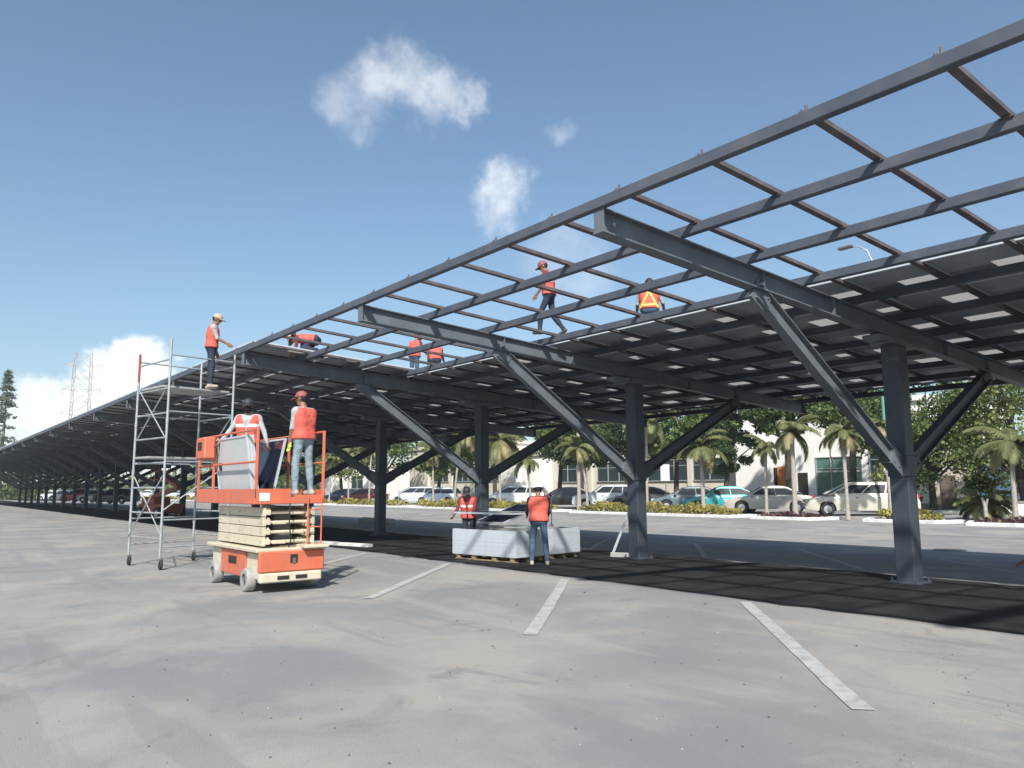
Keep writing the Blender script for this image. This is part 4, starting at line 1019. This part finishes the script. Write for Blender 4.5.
for i, (x_, y_, h_, lab) in enumerate(PALMS):
    palm((x_, y_, .08), h_-.2, 40+i, lab, nf=(27, 22, 18, 26, 24, 13, 17, 16, 11, 20, 18, 19, 16, 15, 18)[i], fl=(2.5, 2.2, 1.8, 2.4, 2.0, 1.3, 1.7, 1.6, 1.2, 2.1, 1.9, 2.0, 1.8, 1.6, 2.1)[i], lean=(.05, .03, .12, .02, .04, .06, .02, .05, .03, .14, .05, .04, .07, .1, .03)[i], tr=.12 if i in (1, 4, 6) else .085)
# dark cycad-like palm and stump at right
palm((-14.2, 37.6, .02), .9, 90, 'dark low palm with stiff fronds below the trees at the right', None, nf=26, fl=1.5, lean=0, tr=.16)
palm((-12.6, 36.4, .08), 3.4, 91, 'palm trunk at the far right edge behind the purple ground cover', None, nf=16, fl=1.8, lean=.02, tr=.1)
t = thing('cut_trunk', (-13.65, 36.2, .08), 'short pale forked stump in the purple ground cover at the right', 'tree stump')
m_ = MB(); m_.tube([(0, 0, 0), (0, 0, .7), (-.1, 0, 1.05)], [.09, .08, .05], 8); m_.tube([(0, 0, .6), (.12, 0, 1.0)], [.06, .04], 8); m_.build('trunk', 'palmtrunk', t, smooth=60)

# broadleaf trees behind the cars
TR = [(-15.2, 45.5, 8.5, 4.2, 'big bright green tree above the dark palm at the right edge', ('leaf_a', 'leaf_c', 'leaf_c')), (-20.0, 46, 8.5, 3.6, 'forked tree with yellow green crown just right of the nearest column', ('leaf_a', 'leaf_b', 'leaf_c')), (-9.5, 44.5, 8.2, 3.8, 'broad tree beyond the right edge of the frame', ('leaf_a', 'leaf_b', 'leaf_c')),
      (-25.5, 47.5, 9.6, 3.2, 'tree whose leaning limbs cross the white wall left of the nearest column', ('leaf_a', 'leaf_b', 'leaf_b')), (-34.6, 46.5, 8.2, 2.0, 'narrow dark tree behind the teal car', ('leaf_b', 'leaf_b', 'leaf_a')), (-44.5, 47, 9.0, 3.4, 'dark tree behind the silver pickup', ('leaf_b', 'leaf_b', 'leaf_a')), (-54, 48, 9, 3.6, 'mid green tree above the white van', ('leaf_a', 'leaf_b', 'leaf_c')), (-64.5, 48.5, 9.5, 3.8, 'rounded green tree behind the third column', ('leaf_a', 'leaf_c', 'leaf_b')),
      (-70.5, 47.5, 9, 3.6, 'olive green tree between the third and fourth columns', ('leaf_a', 'leaf_b', 'leaf_c')), (-49.3, 46.5, 8.2, 3.4, 'shady tree right above the white van', ('leaf_b', 'leaf_a', 'leaf_b')), (-39.8, 47.5, 8.6, 3.2, 'tree crown behind the second column', ('leaf_a', 'leaf_b', 'leaf_a')), (-30.2, 47.8, 9.8, 3.0, 'high tree crown above the orange banner', ('leaf_a', 'leaf_b', 'leaf_c')),
      (-76, 49, 10, 4.2, 'light green tree above the white hatchback', ('leaf_c', 'leaf_a', 'leaf_a')), (-89, 49, 10.5, 4.6, 'full green tree left of the fourth column', ('leaf_a', 'leaf_a', 'leaf_b')), (-103, 50, 11, 5, 'yellow green tree behind the rails of the scissor lift', ('leaf_c', 'leaf_a', 'leaf_a')), (-121, 51, 12, 5.5, 'wide tree seen under the canopy behind the lift platform', ('leaf_a', 'leaf_c', 'leaf_b')), (-142, 52, 12.5, 6, 'wide tree seen under the canopy through the scaffold', ('leaf_c', 'leaf_a', 'leaf_b')), (-170, 54, 14, 7, 'distant spreading tree seen through the left half of the scaffold', ('leaf_c', 'leaf_a', 'leaf_a'))]
for i, (x_, y_, h_, rd, lab, ms) in enumerate(TR):
    tree('broadleaf_tree', (x_, y_, .02), h_, rd, lab, 100+i, ms, 'darktrunk', clumps=40, per=330 if i < 8 else 170, lsz=.20 if i < 8 else .36, base=(.24 if x_ > -22 else (.60 if x_ > -31.5 else (.34 if x_ == -34.6 else (.50 if x_ > -66 else .36)))), group='broadleaf trees behind the parked cars')
# trees far left
tree('broadleaf_tree', (-176, 17, 0), 9, 6.5, 'low bright green tree beyond the far end of the canopy', 201, ('leaf_c', 'leaf_a', 'leaf_c'), clumps=34, per=120, lsz=.5, base=.15)
tree('broadleaf_tree', (-205, 33, 0), 9, 6, 'far olive tree behind the last columns', 202, ('leaf_a', 'leaf_a', 'leaf_c'), clumps=30, per=110, lsz=.5, base=.15)
# tall conifer
cx0 = Vector((-172, 14.6, 0)); t = thing('conifer_tree', cx0, 'tall sparse conifer rising above the far left end of the canopy', 'tree'); r = random.Random(5)
tk = MB(); tk.tube([(0, 0, 0), (0, 0, 12), (0, 0, 24.5)], [.32, .22, .04], 8); tk.build('trunk', 'trunk', t, smooth=60); cr = MB()
for k_ in range(150):
    z_ = r.uniform(4, 24.3); a = r.uniform(0, 2*PI); ln = (25-z_)*.18*r.uniform(.6, 1.2)+.3; d_ = Vector((math.cos(a), math.sin(a), -.12))
    for q in range(34):
        tq = r.random()**.7; leaf(cr, Vector((0, 0, z_))+d_*ln*tq+Vector((r.gauss(0, .2), r.gauss(0, .2), r.gauss(0, .14))), r.uniform(.25, .5), r, 0)
cr.build('crown', 'pine', t)
# far tree line
tl = MB(); r = random.Random(9)
for k_ in range(420):
    x_ = r.uniform(-520, -150); y_ = 62+r.uniform(0, 30)+max(0, (-x_-150))*.05; hh_ = r.uniform(4, 9)
    for q in range(46): leaf(tl, Vector((x_+r.gauss(0, 2.4), y_+r.gauss(0, 2), abs(r.gauss(0, 1))*hh_*.45)), r.uniform(.7, 1.4), r, r.randrange(3))
for k_ in range(200):
    x_ = r.uniform(-230, -185); y_ = r.uniform(-40, 60)
    for q in range(30): leaf(tl, Vector((x_+r.gauss(0, 1.6), y_+r.gauss(0, 2), abs(r.gauss(0, 1))*2.2)), r.uniform(.5, 1.1), r, r.randrange(3))
tag(tl.build('tree_line', ['leaf_a', 'leaf_b', 'leaf_c']), kind='stuff')
# small shrubs by the facade
for i, (x_, y_, lab) in enumerate([(-18.2, 47.6, 'dark shrub at the foot of the blue wall panel'), (-22.8, 48, 'dark shrub behind the tail of the minivan')]):
    tree('shrub', (x_, y_, .02), 2.0, 1.3, lab, 300+i, ('leaf_b', 'leaf_b', 'leaf_a'), 'darktrunk', clumps=14, per=110, lsz=.18, base=.1)

# ------------------------------------------------------------------ buildings
def win(parent, off, x0, x1, z0, z1, y, panes=2, glass='glass', name='window'):
    f = MB(); t_ = .07
    f.box(((x0+x1)/2, y-.03, z1), (x1-x0+.1, .12, t_)); f.box(((x0+x1)/2, y-.05, z0-.03), (x1-x0+.2, .2, t_))
    for q in range(panes+1):
        xx = x0+(x1-x0)*q/panes; f.box((xx, y-.03, (z0+z1)/2), (.06, .1, z1-z0-.08))
    if z1-z0 > 1.2: f.box(((x0+x1)/2, y-.025, z0+(z1-z0)*.70), (x1-x0-.1, .08, .05))
    o = f.build(name, 'alframe', parent, off)
    g_ = MB(); g_.box(((x0+x1)/2, y-.005, (z0+z1)/2), (x1-x0, .02, z1-z0)); g_.build('pane', glass, o, off)
def building(name, x0, x1, y, h, depth, label, wallm, wins, pil=None, roofh=.35):
    t = thing(name, ((x0+x1)/2, y, 0), label, 'building'); off = ((x0+x1)/2, y, 0)
    m_ = MB(); m_.box(((x0+x1)/2, y+depth/2, h/2), (x1-x0, depth, h))
    if pil:
        for xx in pil: m_.box((xx, y-.12, h/2), (.5, .24, h-.01))
    m_.build('wall', wallm, t, off)
    m_ = MB(); m_.box(((x0+x1)/2, y+depth/2, h+roofh/2), (x1-x0+.5, depth+.5, roofh), 0, .03); m_.build('roof', wallm, t, off)
    m_ = MB(); m_.box(((x0+x1)/2, y-.04, .25), (x1-x0, .08, .5)); m_.build('plinth', 'concrete', t, off)
    for a in wins: win(t, off, *a)
    return t, off
t, off = building('white_building', -38.9, -23.5, 54, 7.4, 14, 'bright white building with green glass front behind the tan sedan and minivan', 'white', [(-31.7, -28.2, 1.0, 3.8, 54, 3, 'greenglass'), (-27.6, -26.6, 2.4, 4.0, 54, 1)])
m_ = MB(); m_.box((-30, 53.97, 2.75), (3.4, .06, .12)); m_.build('transom', 'alframe', t, off)
m_ = MB(); m_.box((-34.5, 53.96, 2.35), (1.0, .06, 1.75), 0); m_.box((-35.15, 53.97, 2.2), (.35, .05, 1.9), 1); m_.build('banner', ['orangedoor', 'darkhole'], t, off)
m_ = MB(); m_.box((-32.85, 53.97, 1.6), (.8, .06, 2.2)); m_.build('door', 'darkhole', t, off)
t, off = building('cream_building', -64, -39.3, 56, 5.6, 16, 'cream building with a row of dark windows behind the grey sedan', 'creamwall', [(-50.2, -45.4, 2.3, 4.2, 56, 3), (-44.8, -41.2, 2.3, 4.2, 56, 2), (-57, -52.5, 2.3, 4.2, 56, 3), (-63, -58.6, 2.3, 4.2, 56, 3)], pil=[-51.2, -58, -45.1])
building('white_gable_building', -72, -64.6, 55, 5.2, 14, 'plain white gable wall behind the white van', 'white', [])
building('long_white_building', -96, -72.8, 57, 7, 14, 'pale building with evenly spaced windows behind the white hatchback', 'creamwall', [(-78.5, -75, 2.6, 4.8, 57, 2), (-84, -80.2, 2.6, 4.8, 57, 3), (-90, -86, 2.6, 4.8, 57, 3)], pil=[-79.4, -85.1, -91])
building('far_pale_building', -128, -100, 58, 5, 14, 'far pale building with two small windows left of the fourth column', 'white', [(-108, -105, 1.5, 3.6, 58, 1), (-116, -112, 1.8, 3.8, 58, 2)])
t, off = building('annex_building', -22.6, -2, 52, 4.2, 12, 'shaded low building with a blue painted panel behind the trees at the right', 'creamwall', [(-13.5, -10, 1.6, 3.2, 52, 2)])
m_ = MB(); m_.box((-18.7, 51.96, 2.0), (2.2, .06, 2.3)); m_.build('painted_panel', 'bluemural', t, off)
m_ = MB(); m_.box((-21.6, 51.95, 1.25), (.9, .08, 2.1)); m_.build('door', 'trunk', t, off)
t = thing('low_wall', (-10, 43.5, 0), 'low white wall behind the hedge at the right edge', 'wall'); m_ = MB(); m_.box((0, 0, .4), (13, .2, .8)); m_.build('wall', 'white', t); m_ = MB(); m_.box((0, 0, .84), (13.2, .3, .08)); m_.build('coping', 'concrete', t)
for i, (u_, x_, y_, z_) in enumerate([(0, -38.9, 45.3, 3.1), (1, -56.5, 45.3, 3.2)]):
    t = thing('notice_sign', (x_, y_, .1), ['blank white notice board on a thin post behind the grey sedan', 'blank white notice board on a thin post left of the tallest palm'][i], 'sign')
    m_ = MB(); m_.tube([(0, 0, 0), (0, 0, z_)], .03, 6); m_.build('post', 'greytrim', t); m_ = MB(); m_.box((0, -.05, z_-.45), (.85, .03, 1.25), 0, .006); m_.build('board', 'whitehat', t)

# ------------------------------------------------------------------ parked cars (local +X is the nose)
def carpaint(name, c):
    m = mat(name, c, .32, .1, .05, 2, dirt=tuple(np.array(c)*.8+.03), dscale=1.5, damt=.3)
    m.node_tree.nodes['Principled BSDF'].inputs['Coat Weight'].default_value = .6; return m
KIND = {   # length, width, hood/deck profile (x, z) of body top; cabin: x rear base, rear roof, front roof, windscreen base; roof z, belt z
 'sedan': (4.5, 1.74, [(-2.25, .62), (-2.2, .86), (-1.95, .93), (-1.45, .95), (.9, .93), (1.6, .84), (2.1, .70), (2.25, .5)], (-1.75, -.95, .35, 1.15), 1.43, .93, 1.35),
 'suv': (4.5, 1.82, [(-2.25, .7), (-2.22, 1.0), (-2.05, 1.08), (-1.4, 1.08), (.8, 1.05), (1.7, .98), (2.15, .84), (2.25, .6)], (-2.15, -1.85, .3, .98), 1.58, 1.02, 1.38),
 'minivan': (4.95, 1.88, [(-2.48, .65), (-2.45, 1.0), (-2.3, 1.07), (-1.4, 1.02), (1.15, .98), (1.95, .86), (2.38, .70), (2.48, .5)], (-2.36, -2.0, .5, 1.5), 1.58, 1.0, 1.5),
 'hatch': (3.9, 1.66, [(-1.95, .62), (-1.92, .92), (-1.75, .96), (-1.2, .96), (.75, .93), (1.45, .85), (1.83, .72), (1.95, .5)], (-1.85, -1.5, .3, 1.05), 1.48, .94, 1.18),
 'pickup': (5.1, 1.82, [(-2.55, .7), (-2.54, 1.05), (-2.5, 1.10), (-.7, 1.10), (1.0, 1.06), (1.95, 1.0), (2.45, .88), (2.55, .6)], (-.75, -.6, .45, 1.1), 1.76, 1.08, 1.55)}
def make_car(kind, paint):
    Lc, Wc, prof, cab, rz_, bz, wx = KIND[kind]; parts = {}
    hw = Wc/2; px = [p[0] for p in prof]; pz_ = [p[1] for p in prof]; Ra = .385
    xs = sorted(set([round(x, 3) for x in np.linspace(-Lc/2, Lc/2, 45)]+[round(s_*wx+d, 3) for s_ in (-1, 1) for d in np.linspace(-Ra, Ra, 13)]))
    b = MB(); rows = []
    for x in xs:
        zt = float(np.interp(x, px, pz_)); e_ = abs(x)/(Lc/2); yw = hw*(1-.13*max(0, (e_-.72)/.28)**2.2); zl = .22+.10*max(0, (e_-.85)/.15)
        for s_ in (-1, 1):
            d = abs(x-s_*wx)
            if d < Ra: zl = max(zl, .31+math.sqrt(max(0, Ra*Ra-d*d))-.0)
        zl = min(zl, zt-.06)
        zm = zl+(zt-zl)*.55
        sec = [(0, zl), (yw*.9, zl), (yw*.985, zl+.04*(zt-zl)), (yw, zm), (yw*.985, zt-.10*(zt-zl)-.02), (yw*.93, zt-.01), (yw*.80, zt), (0, zt+.015)]
        rows.append([(x, y, z) for y, z in sec]+[(x, -y, z) for y, z in sec[1:-1]][::-1])
    n = len(rows[0])
    for rr_ in rows: b.v += rr_
    for i in range(len(rows)-1):
        for j in range(n): b.f.append((i*n+j, (i+1)*n+j, (i+1)*n+(j+1) % n, i*n+(j+1) % n)); b.m.append(0)
    b.f += [tuple(range(n)), tuple((len(rows)-1)*n+j for j in range(n))[::-1]]; b.m += [0, 0]
    # cabin
    xr, xrr, xfr, xf = cab; wb, wt = hw*.93, hw*.76; zb = bz-.03
    cs = [(xr, zb, wb), (xrr, rz_-.05, wt*1.0), (xrr+.22, rz_, wt*.98), ((xrr+xfr)/2, rz_+.025, wt), (xfr-.2, rz_, wt*.98), (xfr, rz_-.06, wt*.99), (xf, zb, wb*.98)]
    o = len(b.v)
    bot = [(xr, zb), (xrr+.02, zb), (xrr+.22, zb), ((xrr+xfr)/2, zb), (xfr-.2, zb), (xfr+.02, zb), (xf, zb)]
    for (x, z, w_), (bx, _) in zip(cs, bot):
        b.v += [(bx, -wb, zb), (x, -w_, z-.03 if z > zb else z), (x, -w_*.86, z), (x, 0, z+.012), (x, w_*.86, z), (x, w_, z-.03 if z > zb else z), (bx, wb, zb)]
    for i in range(6):
        for j in range(6): b.f.append((o+i*7+j, o+i*7+j+1, o+(i+1)*7+j+1, o+(i+1)*7+j)); b.m.append(0)
    parts['body'] = (b, paint, 40)
    # windows set proud of the cabin sides
    def side_quad(xa0, xa1, xb0, xb1, sy):
        def P(x, t): return Vector((x, sy*(wb+(wt*.99-wb)*t+.006), zb+.03+(rz_-.06-zb-.03)*t))
        w = MB(); q = [P(xa0, .12), P(xb0, .12), P(xb1, .88), P(xa1, .88)]; nn_ = Vector((0, sy*.012, .004))
        w.add([p for p in q]+[p+nn_ for p in q], [(0, 1, 2, 3), (4, 7, 6, 5), (0, 4, 5, 1), (1, 5, 6, 2), (2, 6, 7, 3), (3, 7, 4, 0)]); return w
    ws = []
    splits = [(-.02, .48), (.50, .98)] if kind in ('sedan', 'hatch', 'pickup') else [(-.02, .33), (.35, .62), (.64, .98)]
    for sy in (-1, 1):
        for a, c in splits:
            lo = lambda t: xr+.16+(xf-.22-xr-.16)*t; hi_ = lambda t: xrr+.10+(xfr-.06-xrr-.10)*t
            ws.append(side_quad(lo(a), hi_(a), lo(c), hi_(c), sy))
    parts['window'] = ws
    fwb = MB(); q = [Vector((xf-.02, -wb*.86, zb+.05)), Vector((xf-.02, wb*.86, zb+.05)), Vector((xfr+.03, wt*.86, rz_-.075)), Vector((xfr+.03, -wt*.86, rz_-.075))]; nn_ = Vector((.03, 0, .03))
    fwb.add([p+nn_*.2 for p in q]+[p+nn_ for p in q], [(3, 2, 1, 0), (4, 5, 6, 7), (0, 1, 5, 4), (1, 2, 6, 5), (2, 3, 7, 6), (3, 0, 4, 7)])
    rwb = MB(); q = [Vector((xr+.03, -wb*.84, zb+.08)), Vector((xr+.03, wb*.84, zb+.08)), Vector((xrr-.03, wt*.84, rz_-.09)), Vector((xrr-.03, -wt*.84, rz_-.09))]; nn_ = Vector((-.03, 0, .03))
    rwb.add([p+nn_*.2 for p in q]+[p+nn_ for p in q], [(0, 1, 2, 3), (7, 6, 5, 4), (0, 4, 5, 1), (1, 5, 6, 2), (2, 6, 7, 3), (3, 7, 4, 0)])
    return parts, fwb, rwb, (Lc, hw, wx, bz, pz_)
def car(kind, paint, x, y, hd, label, z=0., name='parked_car', cat='car', detail=True):
    t = thing(name, (x, y-1.1, z+.14), label, cat, hd, 'cars parked beyond the planted islands'); t.scale = (1.1, 1.1, 1.08); parts, fwb, rwb, (Lc, hw, wx, bz, pz_) = make_car(kind, paint)
    parts['body'][0].build('body', paint, t, smooth=40)
    for w_ in parts['window']: w_.build('window', 'carglass', t)
    fwb.build('windscreen', 'carglass', t); rwb.build('rear_window', 'carglass', t)
    for sx in (-1, 1):
        for sy in (-1, 1):
            a_, b_ = wheel_mb((sx*wx, sy*(hw-.11), .325), .325, .2, 24); o = a_.build('wheel', 'rubber', t, smooth=40); b_.build('rim', 'chrome', o, smooth=40)
    for sy in (-1, 1):
        m_ = MB(); m_.frame((Lc/2-.13, sy*hw*.68, bz-.27), (.6, sy*-.35, 0), (sy*.35, .6, 0), (0, 0, 1), .05, .17, .075, 0, .02); m_.build('headlight', 'headlamp', t, smooth=30)
        m_ = MB(); m_.frame((-Lc/2+.07, sy*hw*.78, bz-.12), (1, 0, 0), (0, 1, 0), (0, 0, 1), .05, .11, .12, 0, .02); m_.build('taillight', 'taillamp', t, smooth=30)
        m_ = MB(); m_.box((KIND[kind][3][3]-.32, sy*(hw+.05), bz+.06), (.14, .2, .13), 0, .035); m_.build('mirror', paint, t, smooth=30)
        m_ = MB()
        for xx in (-.75, .2): m_.box((xx, sy*(hw+.002), bz-.14), (.16, .03, .03), 0, .008)
        m_.build('door_handle', 'greytrim', t)
    m_ = MB(); m_.box((Lc/2-.03, 0, .36), (.12, hw*1.5, .13), 0, .03); m_.build('bumper', 'greytrim', t, smooth=30)
    m_ = MB(); m_.box((Lc/2-.04, 0, bz-.30), (.06, hw*.8, .10), 0, .02); m_.build('grille', 'black', t, smooth=30)
    m_ = MB(); m_.box((-Lc/2-.01, 0, .55), (.02, .32, .16)); m_.build('number_plate', 'plate', t)
    if kind == 'pickup':
        m_ = MB(); m_.box((-1.62, 0, 1.112), (1.6, hw*1.5, .012)); m_.build('load_bed', 'darkhole', t)
    return t
HD = math.atan2(-.60, -.80)
cp = {k: carpaint(k, c) for k, c in dict(champagne_paint=(.56, .53, .45), tan_silver_paint=(.42, .40, .36), teal_paint=(.03, .33, .36), slate_paint=(.12, .17, .20), dark_grey_paint=(.05, .055, .06), pale_silver_paint=(.52, .55, .57), black_paint=(.015, .016, .018), white_car_paint=(.78, .78, .77), ice_paint=(.58, .66, .72), red_car_paint=(.45, .03, .025), navy_paint=(.02, .03, .06), maroon_paint=(.16, .02, .02)).items()}
CARS = [('minivan', 'champagne_paint', -20.9, 40.6, 'cream minivan behind the nearest column'), ('sedan', 'tan_silver_paint', -26.3, 40.6, 'tan silver sedan between the teal car and the cream minivan'), ('sedan', 'teal_paint', -29.4, 40.6, 'bright teal car with pale roof behind the stout palm'), ('sedan', 'slate_paint', -32.4, 41.2, 'blue grey sedan left of the teal car'), ('sedan', 'dark_grey_paint', -36.6, 41.2, 'dark car mostly hidden behind the second column'),
        ('suv', 'pale_silver_paint', -39.6, 41.0, 'pale silver car left of the second column'), ('sedan', 'black_paint', -44.2, 41.0, 'black sedan behind the tall palms'), ('minivan', 'white_car_paint', -50.3, 41.0, 'white van behind the man in the white hard hat'), ('hatch', 'ice_paint', -61.9, 41.0, 'small icy white hatchback right of the fourth column'), ('minivan', 'pale_silver_paint', -67.8, 42.2, 'silver van right behind the fourth column'), ('sedan', 'navy_paint', -81.5, 41.0, 'dark navy sedan beside the lift rails'), ('sedan', 'maroon_paint', -76.5, 41.0, 'dark red car left of the fourth column'),
        ('suv', 'white_car_paint', -118, 40, 'white car seen under the canopy just behind the lift'), ('hatch', 'white_car_paint', -133, 40, 'white hatchback seen through the scaffold'), ('sedan', 'pale_silver_paint', -147, 40, 'silver car seen just left of the scaffold'), ('sedan', 'white_car_paint', -166, 40, 'white car among the far columns'), ('suv', 'red_car_paint', -119.5, 20.5, 'small red car far down the canopy row'), ('sedan', 'white_car_paint', -131, 20.5, 'white car parked left of the far red car'), ('hatch', 'pale_silver_paint', -108, 20.5, 'silver hatchback parked right of the far red car'), ('sedan', 'white_car_paint', -142, 20.5, 'farthest white car at the left end of the row'), ('suv', 'black_paint', -97, 20.5, 'black car in the shade seen through the scaffold')]
for i, (kd, pn_, x_, y_, lab) in enumerate(CARS): car(kd, cp[pn_], x_, y_, HD+R.uniform(-.05, .05), lab, .0)

# ------------------------------------------------------------------ lamp post, transmission tower
t = thing('street_lamp', (-18.75, 38.4, 0), 'tall green street lamp behind the canopy with its head showing through the roof grid', 'street lamp')
m_ = MB(); m_.tube([(0, 0, 0), (0, 0, 6), (0, 0, 13.1)], [.09, .075, .055], 10); m_.box((0, 0, .05), (.4, .4, .1)); m_.build('pole', 'teal_pole', t, smooth=60)
m_ = MB(); m_.tube([(0, 0, 13.0), (-.25, -.05, 13.7), (-.6, -.1, 14.0), (-1.0, -.15, 14.08)], .035, 8); m_.build('arm', 'galv', t, smooth=60)
m_ = MB(); m_.box((-1.3, -.2, 14.1), (.8, .34, .14), 0, .05); m_.build('lamp_head', 'greytrim', t, smooth=40)
t = thing('transmission_tower', (-282, 44.1, 0), 'pale lattice transmission tower rising behind the far end of the canopy', 'tower'); r = random.Random(2)
m_ = MB(); lv = [0, 8, 15, 21, 26, 30, 34, 38, 42, 46]; hwid = [3.6, 3.2, 2.9, 2.7, 2.55, 2.5, 2.5, 2.5, 2.4, 2.2]
for a in range(len(lv)-1):
    for q in range(4):
        def cn(i, k): s_ = hwid[i]; return Vector((s_ if k in (0, 1) else -s_, s_ if k in (1, 2) else -s_, lv[i]))
        k2 = (q+1) % 4
        m_.bar(cn(a, q), cn(a+1, q), .16, .16); m_.bar(cn(a, q), cn(a+1, k2), .09, .09); m_.bar(cn(a, k2), cn(a+1, q), .09, .09); m_.bar(cn(a+1, q), cn(a+1, k2), .09, .09)
m_.build('lattice_body', 'galvtower', t)
for z_ in (26, 34, 42):
    for s_ in (-1, 1):
        m_ = MB(); d_ = Vector((.618, .786, 0))*s_; tip = d_*6.3+Vector((0, 0, z_+.4))
        for e_ in (-1, 1): m_.bar(d_*2.2+Vector((-.786, .618, 0))*e_*1.5+Vector((0, 0, z_)), tip, .12, .12); m_.bar(d_*2.2+Vector((-.786, .618, 0))*e_*1.5+Vector((0, 0, z_+1.8)), tip, .1, .1)
        m_.tube([tip, tip-Vector((0, 0, 1.9))], .1, 6); m_.build('cross_arm', 'galvtower', t)

# ------------------------------------------------------------------ thin haze volume, added for a softer, veiled look
hz = MB(); hz.box((-190, 60, 31.5), (620, 330, 65))
M['haze'] = bpy.data.materials.new('haze_veil'); M['haze'].use_nodes = True; hn_ = M['haze'].node_tree; hn_.nodes.clear()
ho = hn_.nodes.new('ShaderNodeOutputMaterial'); pv = hn_.nodes.new('ShaderNodeVolumePrincipled'); pv.inputs['Density'].default_value = .0006; pv.inputs['Color'].default_value = (.86, .92, 1, 1); pv.inputs['Anisotropy'].default_value = .2
hn_.links.new(pv.outputs[0], ho.inputs['Volume'])
tag(hz.build('haze', 'haze'), kind='stuff')
